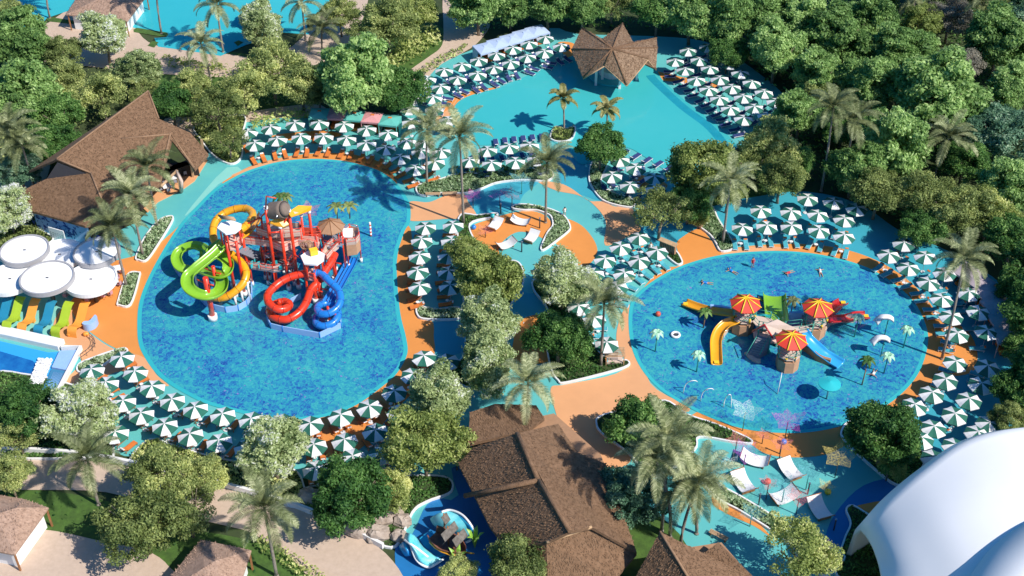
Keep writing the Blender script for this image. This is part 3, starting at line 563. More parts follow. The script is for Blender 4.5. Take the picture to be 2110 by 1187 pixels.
# ================================================================ TREES
def crown_mesh(name, lf, seed, n_cl=46, per=190, leaf=.24, flat=.78, gap=.0, tight=.32, bare=False):
    """unit crown: radius 1 wide, centre at origin; leaf clumps on an uneven hull"""
    global RNG
    rng = np.random.default_rng(seed); RNG = rng
    D = rng.normal(size=(n_cl*3, 3)); D /= np.linalg.norm(D, axis=1, keepdims=True); D = D[D[:, 2] > -.45]; hole = rng.normal(size=(5, 3)); hole /= np.linalg.norm(hole, axis=1, keepdims=True); D = D[(D @ hole.T).max(1) < .955][:n_cl]
    big = 1+.20*np.sin(D[:, 0]*3.1+seed)+.17*np.sin(D[:, 1]*4.3+seed*2)+rng.normal(0, .06, len(D))
    rad_ = rng.uniform(.62, .84, len(D))*big
    K = D*rad_[:, None]*np.array([1, 1, flat])
    C = []; N = []
    for k, c in enumerate(K):
        r = rng.uniform(.7, 1.25)*tight; m = int(per*(r/tight)**2)
        d = rng.normal(size=(m, 3)); d /= np.linalg.norm(d, axis=1, keepdims=True); d[:, 2] = np.abs(d[:, 2])*np.where(rng.random(m) < .8, 1, -1)
        rr = r*np.where(rng.random(m) < .1, rng.uniform(1.05, 1.4, m), rng.uniform(.6, 1.05, m))[:, None]
        C.append(c+d*rr*np.array([1, 1, .72])); N.append(d*.8+rng.normal(size=(m, 3))*.62+np.array([0, 0, .25]))
    # inner fill
    m = int(len(K)*per*.12); d = rng.normal(size=(m, 3)); d /= np.linalg.norm(d, axis=1, keepdims=True)
    C.append(d*(rng.random(m)**.4*.72)[:, None]*np.array([1, 1, flat*.9])); N.append(rng.normal(size=(m, 3))+np.array([0, 0, .3]))
    C = np.concatenate(C); N = np.concatenate(N); nn = len(C)
    return leafmesh(name, C, N, leaf*rng.uniform(.6, 1.2, nn), leaf*.5*rng.uniform(.7, 1.2, nn), lf)
def trunk_mesh(name, seed, limbs=6, spread=.6, lean=.06, thick=.06, m='trunk'):
    """unit tree: ground at z=-1.35, crown centre at 0"""
    r = random.Random(seed); mb = MB(); base = Vector((0, 0, -1)); fork = Vector((r.uniform(-lean, lean), r.uniform(-lean, lean), -.42))
    mb.tube([base, (base+fork)/2+Vector((r.uniform(-.03, .03), r.uniform(-.03, .03), 0)), fork], thick, 7, r2=thick*.7)
    for k in range(limbs):
        a = 2*math.pi*k/limbs+r.uniform(-.3, .3); l = spread*r.uniform(.8, 1.15)
        e = Vector((math.cos(a)*l, math.sin(a)*l, r.uniform(-.02, .45))); mid = fork.lerp(e, .5)+Vector((0, 0, -.08))
        mb.tube([fork, mid, e], thick*.55, 6, r2=thick*.12)
        for j in range(2):
            b = a+r.uniform(-.9, .9); e2 = mid+Vector((math.cos(b)*l*.5, math.sin(b)*l*.5, r.uniform(.15, .4))); mb.tube([mid, (mid+e2)/2+Vector((0, 0, -.03)), e2], thick*.28, 5, r2=thick*.07)
    o = mb.build('trunk', m); me = o.data; bpy.data.objects.remove(o); return me
TK = {  # type: leaf material, clusters, leaves per clump, leaf half length, flatness, tightness
 'bright': ('leaf_bright', 120, 217, 0.054, .85, .19), 'silver': ('leaf_silver', 120, 188, 0.051, .95, .18), 'olive': ('leaf_olive', 90, 159, 0.041, .72, .19),
 'dark': ('leaf_dark', 105, 188, 0.049, .82, .20), 'yellow': ('leaf_yellow', 90, 159, 0.045, .8, .19), 'open': ('leaf_olive', 52, 137, 0.041, .7, .18),
 'blue': ('leaf_blue', 100, 188, 0.048, .9, .19), 'grey': ('leaf_grey', 95, 188, 0.034, .75, .20), 'light': ('leaf_yellow', 50, 137, 0.043, .8, .18)}
CM = {}; TM = [trunk_mesh('trunk', s) for s in range(4)]
for k, (lf, nc, per, leaf, fl, ti) in TK.items():
    CM[k] = [crown_mesh('crown', lf, s*7+len(k), nc, per, leaf, fl, tight=ti) for s in (1, 2, 3)]
KIND = {'bright': 'bright green broadleaf', 'silver': 'pale silvery flowering', 'olive': 'olive green fine leaved', 'dark': 'dark green dense', 'yellow': 'yellow green feathery', 'open': 'open crowned olive', 'blue': 'blue green dusky', 'grey': 'grey twiggy', 'light': 'light yellow green airy'}
TREES = [
 # u, v of crown centre, crown radius px, type, where
 (215, 78, 52, 'silver', 'on the terrace between the two far pools'), (283, 148, 46, 'silver', 'in front of the terrace near the thatched hall ridge'), (537, 58, 46, 'silver', 'at the edge of the far right terrace pool'),
 (35, 88, 62, 'bright', 'at the upper left corner beside the far pool'), (45, 195, 72, 'bright', 'lower of the two bright crowns at the left frame edge'), (132, 110, 46, 'olive', 'beside the terrace left of the silvery tree'),
 (120, 236, 50, 'dark', 'directly behind the left slope of the thatched hall'), (207, 192, 56, 'olive', 'behind the middle of the thatched hall'), (352, 212, 48, 'dark', 'right behind the ridge tip of the thatched hall'),
 (447, 225, 55, 'open', 'at the right end of the thatched hall'), (470, 290, 36, 'open', 'beside the first cabana parasols'), (130, 165, 44, 'olive', 'between the bright crowns and the hall'),
 (560, 150, 62, 'olive', 'below the terrace footpath left of the big bright tree'), (500, 185, 52, 'olive', 'above the shaded footpath behind the cabanas'), (620, 175, 52, 'olive', 'touching the left side of the big bright tree'),
 (728, 158, 82, 'bright', 'standing alone behind the teal and pink cabanas'), (822, 185, 50, 'dark', 'between the big bright tree and the lagoon parasols'), (800, 50, 62, 'olive', 'inside the footpath bend at the top'),
 (760, 70, 50, 'open', 'with visible limbs left of the footpath bend'), (860, 25, 42, 'yellow', 'at the top of the footpath bend'), (655, 190, 40, 'olive', 'between the olive trees and the big bright tree'),
 (985, 12, 56, 'bright', 'right of the footpath at the top edge'), (1052, 8, 50, 'bright', 'behind the white cabanas at the top edge'), (1130, 5, 52, 'bright', 'behind the right end of the white cabanas'), (1200, 15, 48, 'bright', 'behind the left roof point of the star roofed bar'),
 (1262, 5, 42, 'olive', 'above the star roofed bar'), (1355, 20, 50, 'dark', 'behind the right roof point of the star roofed bar'), (1425, 25, 62, 'bright', 'above the shaded parasols right of the bar'), (1500, 45, 62, 'bright', 'above the end of the shaded parasol row'),
 (1575, 30, 62, 'bright', 'beside the thin palm at the top edge'), (1600, 105, 62, 'bright', 'leaning over the shaded parasol row'), (1655, 45, 62, 'bright', 'at the top edge right of the thin palm'), (1725, 85, 66, 'bright', 'in the upper middle of the forest'),
 (1690, 150, 56, 'bright', 'in the forest left of the tall palm'), (1790, 50, 58, 'bright', 'at the top edge above the largest forest crown'), (1860, 110, 66, 'bright', 'between the top edge and the largest forest crown'), (1800, 170, 62, 'bright', 'just right of the tall forest palm'),
 (1935, 195, 88, 'bright', 'the largest crown in the middle of the forest'), (1905, 50, 50, 'yellow', 'at the top edge left of the grey tree'), (1960, 35, 50, 'grey', 'at the top edge beside the forest palm'), (1975, 130, 48, 'grey', 'between bright crowns at the upper right'),
 (2060, 90, 66, 'bright', 'at the upper right corner'), (2090, 190, 58, 'bright', 'at the right frame edge below the corner'), (2075, 275, 66, 'blue', 'at the right frame edge beside the dark gap'), (2090, 385, 62, 'bright', 'at the right frame edge below the dark gap'),
 (1650, 235, 54, 'bright', 'at the end of the right lagoon bank'), (1590, 300, 60, 'olive', 'below the end of the right lagoon bank'), (1610, 365, 52, 'olive', 'above the parasols north of the splash pool'), (1545, 345, 42, 'open', 'between the bright tree and the brown olive trees'),
 (1740, 255, 46, 'dark', 'behind the tall forest palm'), (1845, 300, 76, 'bright', 'lower bright crown in the middle of the forest'), (1760, 350, 56, 'bright', 'behind the third row parasols'), (1810, 395, 56, 'olive', 'at the forest edge above the splash pool'),
 (1895, 400, 58, 'olive', 'left of the leaning palm in the lower forest'), (1960, 425, 62, 'olive', 'above the tall palm east of the splash pool'), (1900, 465, 44, 'dark', 'overhanging the middle row east of the splash pool'), (2040, 440, 52, 'yellow', 'behind the crown of the tall east palm'),
 (2090, 490, 58, 'dark', 'at the right frame edge above the grey cabanas'), (2100, 590, 46, 'dark', 'right of the grey cabanas'), (1990, 330, 50, 'dark', 'right of the leaning forest palm'), (1700, 200, 40, 'olive', 'under the bright forest crowns'),
 (2100, 800, 48, 'dark', 'at the right frame edge above the white dome'), (2075, 860, 42, 'olive', 'directly above the top of the white dome'), (2108, 715, 36, 'dark', 'at the right frame edge below the grey cabanas'),
 (1445, 345, 76, 'yellow', 'on the lower right shore of the lagoon'), (1238, 302, 50, 'dark', 'on the lower shore of the lagoon beside the small palm'), (1362, 435, 60, 'open', 'over the tan walk above the wooden kiosk'), (1420, 415, 44, 'dark', 'between the bright shore tree and the grass bed'),
 (1500, 395, 40, 'olive', 'behind the leaning palm north of the splash pool'), (1440, 450, 26, 'yellow', 'low in the grass bed north of the orange court'),
 (1005, 570, 70, 'yellow', 'over the long bed beside the parasol columns'), (965, 520, 44, 'yellow', 'upper and smaller one beside the hammock court'), (1158, 582, 60, 'silver', 'west of the splash pool parasols'), (1008, 670, 66, 'silver', 'upper of the two in the central bed'), (1002, 752, 62, 'silver', 'lower of the two in the central bed'),
 (1152, 692, 62, 'dark', 'in the bed west of the splash pool'), (905, 825, 72, 'silver', 'at the lower right end of the parasol rows'), (875, 915, 78, 'yellow', 'beside the left eave of the big thatched roof'), (940, 930, 38, 'light', 'touching the left eave of the big thatched roof'),
 (562, 925, 74, 'silver', 'between the lower parasol rows and the footpath'), (165, 852, 68, 'silver', 'below the corner of the wave pool'), (50, 842, 64, 'dark', 'over the lower edge of the wave pool'), (35, 895, 46, 'olive', 'at the left frame edge above the white wall'),
 (18, 980, 48, 'olive', 'at the left frame edge above the red roofed hut'), (725, 1015, 82, 'dark', 'on the boulder bed above the footpath'), (810, 1010, 46, 'yellow', 'behind the boulders beside the pirate boat'),
 (330, 990, 74, 'olive', 'over the lower footpath'), (290, 1070, 88, 'olive', 'on the lawn above the paved yard'), (385, 1050, 66, 'open', 'with bare limbs over the lower footpath'), (420, 985, 48, 'olive', 'in the shrub bed below the parasols'),
 (1322, 872, 66, 'dark', 'in the kerbed bed south west of the splash pool'), (1300, 1018, 62, 'blue', 'with orange blossoms beside the big thatched roof'), (1825, 892, 78, 'dark', 'in the bed between the splash pool and the white dome'), (1835, 955, 34, 'yellow', 'low one at the edge of the dome'),
 (1652, 1140, 82, 'light', 'over the sage hedge at the bottom edge'), (1075, 1165, 72, 'olive', 'at the bottom edge in front of the big thatched roof'), (950, 1180, 36, 'olive', 'low one right of the pirate boat'),
 (105, 300, 46, 'dark', 'left of the hall ridge behind the palm pair'), (398, 178, 44, 'olive', 'below the terrace hedge above the hall ridge tip'), (300, 190, 36, 'open', 'peeking over the hall ridge tip'), 
 (2165, 640, 75, 'dark', 'just beyond the right frame edge behind the grey cabanas'), (2185, 770, 85, 'dark', 'just beyond the right frame edge below the grey cabanas'), (2175, 560, 70, 'dark', 'just beyond the right frame edge above the grey cabanas'),
 (1800, -25, 55, 'bright', 'at the top edge left of the upper right palm'), (1880, -35, 55, 'blue', 'at the top edge behind the upper right palm'), (1965, -30, 55, 'bright', 'at the top edge right of the upper right palm'), (2040, 5, 50, 'olive', 'at the top edge next to the upper right corner'), (2105, 15, 50, 'blue', 'in the very upper right corner'),
 (15, 432, 50, 'silver', 'at the left frame edge beside the mural wall'), (40, 350, 40, 'blue', 'behind the palm pair at the left frame edge'), (520, 30, 30, 'olive', 'behind the terrace pool palms'), (20, 30, 40, 'olive', 'at the upper left corner'), (90, 1200, 40, 'dark', 'below the paved yard'),
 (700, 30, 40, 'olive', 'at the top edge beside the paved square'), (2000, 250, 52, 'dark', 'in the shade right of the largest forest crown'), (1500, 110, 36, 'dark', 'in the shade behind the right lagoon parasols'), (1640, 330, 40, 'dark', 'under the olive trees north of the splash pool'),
]
PXM = lambda v: 14.6*(1+(v-460)/2160)
for i, (u, v, r, ty, where) in enumerate(TREES):
    if ty == 'dark' and u == 90: continue
    R = r/PXM(v)*1.03; hc = R*.95+1.0 if r > 30 else R*.8+.3
    c = at(u, v, hc); 
    t = thing('tree', KIND[ty]+' tree '+where, 'tree', (c.x, c.y, 0), 0, 'trees')
    o = bpy.data.objects.new('trunk', TM[i % 4]); COL.objects.link(o); o.parent = t; o.location = (0, 0, hc); o.scale = (R, R, hc*1.0)
    o = bpy.data.objects.new('crown', CM[ty][i % 3]); COL.objects.link(o); o.parent = t; o.location = (0, 0, hc); o.rotation_euler = (0, 0, random.uniform(0, 6.28)); o.scale = (R*random.uniform(.93, 1.12), R*random.uniform(.93, 1.12), R*random.uniform(.88, 1.12))
RNG = np.random.default_rng(11)
# blossoms on the tree by the roof are part of its crown colour; a few orange clusters
# ---- palms
def palm_crown(name, seed, nf=19, L=5.3, lf='leaf_palm', lw=.10, ll=.85):
    r = random.Random(seed); V = []; Fc = []
    def quad(a, b, c, d):
        k = len(V); V.extend([a, b, c, d]); Fc.append((k, k+1, k+2, k+3))
    for k in range(nf):
        az = 2*math.pi*k/nf*1.0+r.uniform(-.22, .22)+(k % 2)*.1; el = (1.35, .45, .95, .05, 1.15, .65, -.3)[k % 7]+r.uniform(-.15, .15); ln = L*r.uniform(.8, 1.08)
        h = Vector((math.cos(az), math.sin(az), 0)); P = [Vector((0, 0, 0))]; e = el; st = ln/14
        for j in range(14):
            P.append(P[-1]+(h*math.cos(e)+Vector((0, 0, math.sin(e))))*st); e -= .085+.075*(j/14)
            e = max(e, -1.45)
        side = Vector((-h.y, h.x, 0))
        for j in range(14):
            a, b = P[j], P[j+1]; w = .045*(1-j/15); quad(a-side*w, a+side*w, b+side*w*.9, b-side*w*.9)
        for j in range(34):
            f = .12+.88*j/33; x = f*14; i0 = min(13, int(x)); p = P[i0].lerp(P[i0+1], x-i0); d = (P[i0+1]-P[i0]).normalized()
            l = ll*math.sin(math.pi*min(1, .15+f*.87))**.6*r.uniform(.85, 1.1)+.12
            upn = side.cross(d); 
            for s in (-1, 1):
                dr = (side*s*.85+d*.55+upn*(-.35)).normalized(); dr.z -= .16; dr.normalize()
                q = d*lw*.5; tip = p+dr*l; mid = p+dr*l*.55+Vector((0, 0, .03))
                quad(p-q, p+q, mid+q*1.1, mid-q*1.1); quad(mid-q*1.1, mid+q*1.1, tip+Vector((0, 0, -.10))+q*.15, tip+Vector((0, 0, -.10))-q*.15)
    me = bpy.data.meshes.new(name); me.from_pydata([tuple(v) for v in V], [], Fc); me.materials.append(MATS[lf]); me.update(); return me
def palm_trunk(h, lean, seed, r0=.2, r1=.13):
    r = random.Random(seed); mb = MB(); P = []
    for k in range(9):
        f = k/8; P.append((lean[0]*f*f, lean[1]*f*f, h*f))
    mb.tube(P, r0, 8, r2=r1); 
    mb.cyl((0, 0, 0), (0, 0, .25), r0*1.5, 8, r2=r0)
    o = mb.build('trunk', 'palm_trunk'); return o
PC = [palm_crown('fronds', s) for s in range(4)]; PR = [palm_crown('fronds', s+20, 13, 3.3, 'leaf_royal', .11, .65) for s in range(2)]
PALMS = [ # base px, crown centre px, kind, where
 ((261, 592), (232, 469), 'c', 'leaning over the white disc canopies'), ((295, 528), (270, 405), 'c', 'in the narrow bed in front of the thatched hall'), ((325, 469), (303, 347), 'c', 'beside the open gable of the thatched hall'),
 ((1124, 459), (1127, 337), 'c', 'at the hammock court beside the sage hedge'), ((880, 380), (880, 268), 'c', 'left one of the pair west of the lagoon'), ((955, 461), (947, 282), 'c', 'right and taller one of the pair west of the lagoon'),
 ((1692, 394), (1717, 222), 'c', 'tall one in the middle of the forest'), ((1489, 503), (1505, 375), 'c', 'in the pointed bed north of the splash pool'), ((1940, 740), (1987, 535), 'c', 'tallest one east of the splash pool'),
 ((1238, 754), (1245, 626), 'c', 'west of the splash pool beside the wooden table'), ((1084, 889), (1088, 792), 'c', 'at the upper corner of the big thatched roof'), ((203, 1040), (180, 945), 'c', 'over the lower footpath at the left'),
 ((570, 1187), (545, 1049), 'c', 'over the lower footpath above the hedge'), ((1363, 1094), (1375, 905), 'c', 'highest one of the cluster beside the big thatched roof'), ((1380, 1106), (1352, 950), 'c', 'left one of the cluster beside the big thatched roof'),
 ((1402, 1122), (1440, 995), 'c', 'right one of the cluster beside the big thatched roof'), ((1435, 1100), (1408, 1015), 'c', 'lowest one of the cluster beside the big thatched roof'),
 ((103, 38), (95, -60), 'c', 'at the edge of the far left pool with its crown out of frame'), ((333, 70), (320, -60), 'c', 'on the grass square of the far right pool'), ((460, 108), (447, 12), 'c', 'rear one standing by the far right pool'),
 ((434, 165), (415, 92), 'c', 'front one between far pool and footpath'), ((630, 85), (622, 6), 'c', 'right of the far right pool at the top edge'), ((665, 118), (663, 62), 'c', 'short one between the far pool and the paved square'),
 ((1585, 52), (1592, -45), 'c', 'at the top edge over the bright forest crowns'), ((1990, 110), (2022, 8), 'c', 'at the top edge over the upper right forest'), ((1875, 70), (1885, -8), 'c', 'at the top edge left of the grey tree'),
 ((1920, 385), (1955, 285), 'c', 'leaning one in the lower forest'), ((44, 391), (18, 270), 'c', 'upper one of the pair at the left frame edge'), ((75, 400), (45, 300), 'c', 'lower one of the pair at the left frame edge'),
 ((1162, 272), (1160, 204), 'r', 'short one on the small island in the lagoon'), ((1250, 285), (1251, 226), 'r', 'short one behind the dark tree on the lagoon shore'), ((1735, 390), (1760, 250), 'c', 'slender one right of the tall forest palm'),
]
for i, (b, c, k, where) in enumerate(PALMS):
    B = at(*b); lo, hi = 0, 40   # height so that the crown stands where surveyed
    for _ in range(40):
        m = (lo+hi)/2; dy = B.y-CY; dz = m-HC
        vv = 593.5-F*(dy*math.sin(PITCH)+dz*math.cos(PITCH))/(dy*math.cos(PITCH)-dz*math.sin(PITCH))
        if vv > c[1]: lo = m
        else: hi = m
    T = at(c[0], c[1], lo); lean = (T.x-B.x, T.y-B.y)
    t = thing('palm_tree', ('short yellowish palm ' if k == 'r' else 'coconut palm ')+where, 'palm tree', (B.x, B.y, 0), 0, 'palm trees')
    o = palm_trunk(lo, lean, i, *( (.16, .12) if k == 'r' else (.2, .13))); o.parent = t
    f = bpy.data.objects.new('fronds', (PR[i % 2] if k == 'r' else PC[i % 4])); COL.objects.link(f); f.parent = t; f.location = (lean[0], lean[1], lo); f.rotation_euler = (0, 0, random.uniform(0, 6.28))
    s = random.uniform(.92, 1.05); f.scale = (s, s, s)
# ================================================================ BUILDINGS
def onplane(a, b, c):
    a, b, c = Vector(a), Vector(b), Vector(c); n = (b-a).cross(c-a)
    o = Vector((0, CY, HC))
    def f(p):   # p: a surveyed point at h=0; slide it along its sight line onto the plane
        d = p-o; t = n.dot(a-o)/n.dot(d); return o+d*t
    return f
def gnd(p): return Vector((p.x, p.y, 0))
def caps(mb, segs, r=.16, lift=.06):
    for a, b in segs: mb.tube([Vector(a)+Vector((0, 0, lift)), (Vector(a)+Vector(b))/2+Vector((0, 0, lift)), Vector(b)+Vector((0, 0, lift))], r, 6)
def panel(mb, pts, th=.3, mi=0):
    """thick roof sheet from a fan of points"""
    q = [Vector(p) for p in pts]; n = len(q)
    tri = tessellate_polygon([[Vector((p.x, p.y, 0)) for p in q]])
    lo = [p-Vector((0, 0, th)) for p in q]
    mb.add(q, [tuple(t) for t in tri], mi); mb.add(lo, [tuple(t)[::-1] for t in tri], mi); mb.add(q+lo, [(i, (i+1) % n, n+(i+1) % n, n+i) for i in range(n)], mi)
def straw(name, faces, m, parent, dens=9, ln=.30, seed=0):
    """thatch tufts lying on roof faces"""
    global RNG
    RNG = np.random.default_rng(seed+50); C = []; N = []; T = []
    for f in faces:
        f = [Vector(p) for p in f]; tri = tessellate_polygon([[Vector((p.x, p.y, 0)) for p in f]])
        for t in tri:
            a, b, c = (f[i] for i in t); nn = (b-a).cross(c-a); A = nn.length/2
            if nn.z < 0: nn = -nn
            nn.normalize(); k = int(A*dens); r1 = RNG.random(k)**.5; r2 = RNG.random(k)
            X = (1-r1)[:, None]*np.array(a)+(r1*(1-r2))[:, None]*np.array(b)+(r1*r2)[:, None]*np.array(c)
            dn = Vector((0, 0, -1)); dn = dn-nn*dn.dot(nn)
            if dn.length < .01: dn = Vector((1, 0, 0))
            dn.normalize(); C.append(X+np.array(nn)*.05); N.append(np.broadcast_to(np.array(nn), (k, 3))); T.append(np.broadcast_to(np.array(dn), (k, 3)))
    C = np.concatenate(C); N = np.concatenate(N); T = np.concatenate(T); n = len(C)
    T = T+RNG.normal(size=(n, 3))*.35; T /= np.linalg.norm(T, axis=1, keepdims=True); B = np.cross(N, T); L = ln*RNG.uniform(.5, 1.2, n)[:, None]; W = .055
    V = np.empty((n, 4, 3)); V[:, 0] = C-T*L-N*.02; V[:, 1] = C+B*W; V[:, 2] = C+T*L+N*.11*RNG.uniform(.2, 1.3, n)[:, None]; V[:, 3] = C-B*W
    me = bpy.data.meshes.new(name); me.vertices.add(n*4); me.vertices.foreach_set('co', V.reshape(-1).astype(np.float32)); me.loops.add(n*4); me.loops.foreach_set('vertex_index', np.arange(n*4, dtype=np.int32))
    me.polygons.add(n); me.polygons.foreach_set('loop_start', np.arange(0, n*4, 4, dtype=np.int32)); me.polygons.foreach_set('loop_total', np.full(n, 4, np.int32)); me.update(calc_edges=True); me.materials.append(MATS[m])
    o = bpy.data.objects.new(name, me); COL.objects.link(o); o.parent = parent; o['kind'] = 'stuff'; return o
# ---- large thatched hall
K = crop(40, 180, 3.71)
t = thing('thatched_hall', 'large thatched hall with pointed ridge, open gable and blue mural wall left of the pool', 'building')
A = K(285, 550, 9.5); G = K(1340, 630, 3.8); M_ = K(700, 1030, 3.6); pl = onplane(A, G, M_)
B = pl(K(985, 30)); C_ = pl(K(1065, 240)); D = pl(K(1310, 350)); E_ = pl(K(1445, 510)); L_ = pl(K(545, 655)); N_ = pl(K(1060, 800))
H_ = K(20, 790, 4.4); I_ = K(60, 935, 3.8); J_ = K(500, 1060, 3.8); p2 = onplane(I_, J_, L_); H_ = p2(K(20, 790)); Q_ = p2(K(205, 700)); Kk = p2(K(630, 860))
f1_ = pl(K(1070, 745)); DA = pl(K(1165, 405)); front = [A, B, C_, D, E_, G, DA, f1_, M_, L_]; hip = [H_, Q_, L_, Kk, M_, J_, I_]
rd = (B-A).normalized(); back = Vector((-rd.y, rd.x, 0)).normalized()
rear = [A, A+back*7-Vector((0, 0, 4.5)), B+back*4-Vector((0, 0, 5)), B]
mb = MB()
for f in (front, hip, rear): panel(mb, f, .35)
DA = pl(K(1165, 405)); da = DA+Vector((0, 0, 1.0)); va = pl(K(780, 395)); f1 = K(1075, 735, 4.0); 
dl = [va+Vector((0, 0, .1)), da, f1, pl(K(880, 560))]; dr = [va+Vector((0, 0, .1)), G+Vector((0, 0, .25)), da]
panel(mb, dl, .25)
mb.build('roof', 'thatch', t); straw('roof_straw', [front, hip, dl], 'thatch_straw', t, 16, .15)
mb = MB(); caps(mb, [(A, B), (A, L_), (L_, Kk), (Kk, M_), (B, C_), (va, da)], .14); mb.tube([f1+Vector((0, 0, .15)), da+Vector((0, 0, .15)), G+Vector((0, 0, .3))], .22, 6); mb.build('ridge_cap', 'thatch_cap', t)
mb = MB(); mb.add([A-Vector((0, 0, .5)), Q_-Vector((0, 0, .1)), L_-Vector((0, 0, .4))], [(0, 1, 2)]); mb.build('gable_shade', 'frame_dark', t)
mb = MB(); I2 = I_+(L_-I_)*.07; J2 = J_+(L_-J_)*.07; 
mb.slab([(I2.x, I2.y, 3.6), (J2.x, J2.y, 3.6), (J2.x+.1, J2.y+.3, 3.6), (I2.x+.1, I2.y+.3, 3.6)], 3.6); mw = mb.build('mural_wall', 'wall_blue', t)
u = (J2-I2); u.z = 0; ln = u.length; u.normalize(); nrm = Vector((u.y, -u.x, 0)); mb = MB(); r = random.Random(5)
for cx in (.22, .68):    # painted sea plants
    for k in range(46):
        q = I2+u*(ln*cx+r.gauss(0, 1.3)); z = r.uniform(.5, 2.9); a = r.uniform(0, 3.14); l = r.uniform(.15, .5)
        d = u*math.cos(a)+Vector((0, 0, math.sin(a))); s = u*-math.sin(a)+Vector((0, 0, math.cos(a))); c = Vector((q.x, q.y, z))+nrm*.02; w_ = l*.35
        mb.add([c-d*l, c+s*w_, c+d*l, c-s*w_], [(0, 1, 2, 3)])
o = mb.build('mural', mat('mural_blue', (.012, .05, .30), .6), mw); o['kind'] = 'stuff'
mb = MB(); c = I2+u*ln*.47+nrm*.9; mb.box((c.x, c.y, 1.1), (2.6, .12, 2.0), rz=math.atan2(u.y, u.x)); o = mb.build('sign_board', 'white', t)
mb = MB()
for j in range(4):
    for i in range(6):
        q = c+u*(-1.0+.4*i)+nrm*.075; mb.box((q.x, q.y, .45+.3*j), (.2, .02, .12), rz=math.atan2(u.y, u.x))
mb.build('lettering', 'steel', o)
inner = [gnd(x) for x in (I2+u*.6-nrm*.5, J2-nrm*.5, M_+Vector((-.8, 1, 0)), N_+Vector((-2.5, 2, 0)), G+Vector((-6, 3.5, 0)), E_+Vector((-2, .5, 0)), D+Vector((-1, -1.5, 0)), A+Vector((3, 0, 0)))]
mb = MB(); mb.prism([(p.x, p.y) for p in inner], 0, 2.6); mb.build('wall', mat('hall_shade', (.03, .022, .018), .9), t)  # near-black colour stands in for the shade inside the open hall
fl = [K(980, 960), K(1060, 880), K(1240, 790), K(1340, 720), K(1440, 560), K(1400, 540), K(1150, 640), K(1000, 800), K(940, 920)]
mb = MB(); mb.prism([(p.x, p.y) for p in fl], .02, .14); mb.build('terrace_floor', 'tan_deck', t)
for a, b in ((1085, 770), (1235, 800), (1330, 690), (1420, 560)): mb = MB(); p = K(a, b); mb.box((p.x, p.y, 1.9), (.3, .3, 3.8)); mb.build('post', 'wood_light', t)
mb = MB(); mb.tube([K(1200, 640, 3.6), K(1080, 760, 3.6)], .25, 4); mb.build('beam', 'wood_light', t); mb = MB(); mb.tube([K(1200, 640, 3.6), K(1238, 720, 3.6), K(1238, 800, .1)], .3, 4); mb.build('portal_frame', 'beige', t)
def cafe_set(p, label, chairs=4, rz=0, ccol='grey_deck', grp='cafe tables with their chairs'):
    tb = thing('table', label, 'table', (p.x, p.y, p.z), rz, grp)
    mb = MB(); mb.box((0, 0, .75), (1.15, 1.15, .06)); mb.build('table_top', 'white', tb); mb = MB(); mb.cyl((0, 0, 0), (0, 0, .72), .06, 6); mb.disc((0, 0), .3, 0, .04, 8); mb.build('leg', 'steel', tb)
    return tb
def chair(p, rz, label, col):
    c = thing('chair', label, 'chair', (p.x, p.y, p.z), rz, 'cafe chairs')
    mb = MB(); mb.box((0, 0, .45), (.48, .48, .07)); mb.build('seat', col, c); mb = MB(); mb.box((-.24, 0, .72), (.06, .46, .5)); mb.build('backrest', col, c)
    mb = MB()
    for x in (-.2, .2):
        for y in (-.2, .2): mb.cyl((x, y, 0), (x, y, .43), .02, 5)
    mb.build('legs', 'steel', c)
for i, (a, b, w_) in enumerate(((1130, 785, 'nearest the teal path'), (1255, 655, 'under the gable opening'), (1180, 720, 'beside the beige portal'))):
    p = K(a, b, .14); cafe_set(p, 'square white cafe table on the hall terrace '+w_, rz=.5)
    for k in range(4):
        a_ = .5+k*math.pi/2; chair(p+Vector((math.cos(a_), math.sin(a_), 0))*.85, a_+math.pi, 'grey cafe chair on the '+('right', 'far', 'left', 'near')[k]+' side of the white table '+w_, 'grey_deck')
# ---- star pavilion
K = crop(1160, 40, 7.42)
t = thing('star_pavilion', 'swim up bar under a brown thatched folded star roof in the lagoon', 'pavilion')
hi, lo = 5.9, 3.4
ct = K(760, 450, 8.2)
ring = [K(290, 130, lo+.8), K(600, 300, hi-.8), K(910, 60, lo+.6), K(1075, 350, hi-1.2), K(1430, 285, lo+.6), K(1445, 430, hi-1.3), K(1425, 755, lo), K(1300, 600, hi-.4), K(975, 1000, lo), K(635, 695, hi), K(310, 890, lo), K(130, 460, hi-.5)]
mb = MB(); n = len(ring); top = [ct]+ring; bot = [p-Vector((0, 0, .3)) for p in top]
tri = [(0, i+1, (i+1) % n+1) for i in range(n)]
mb.add(top, tri); mb.add(bot, [x[::-1] for x in tri]); mb.add(ring+bot[1:], [(i, (i+1) % n, n+(i+1) % n, n+i) for i in range(n)]); mb.build('roof', 'thatch_light', t)
straw('roof_straw', [[ct, ring[i], ring[(i+1) % n]] for i in range(n)], 'thatch_straw', t, 18, .14, 3)
mb = MB(); caps(mb, [(ct, p) for p in ring], .15, .02); mb.build('ridge_cap', 'thatch', t)
mb = MB()
for i in (6, 7, 8, 9): mb.tube([ring[i]-Vector((0, 0, .25)), ring[i+1]-Vector((0, 0, .25))], .10, 5)
mb.build('fascia', 'wood_light', t)
g0 = gnd((ct+K(760, 880, .0))/2); g0 = K(740, 900, 0)+Vector((.2, 1.2, 0))
mb = MB(); mb.disc((g0.x, g0.y), 4.1, .0, .35, 24); mb.build('podium', 'turquoise', t)
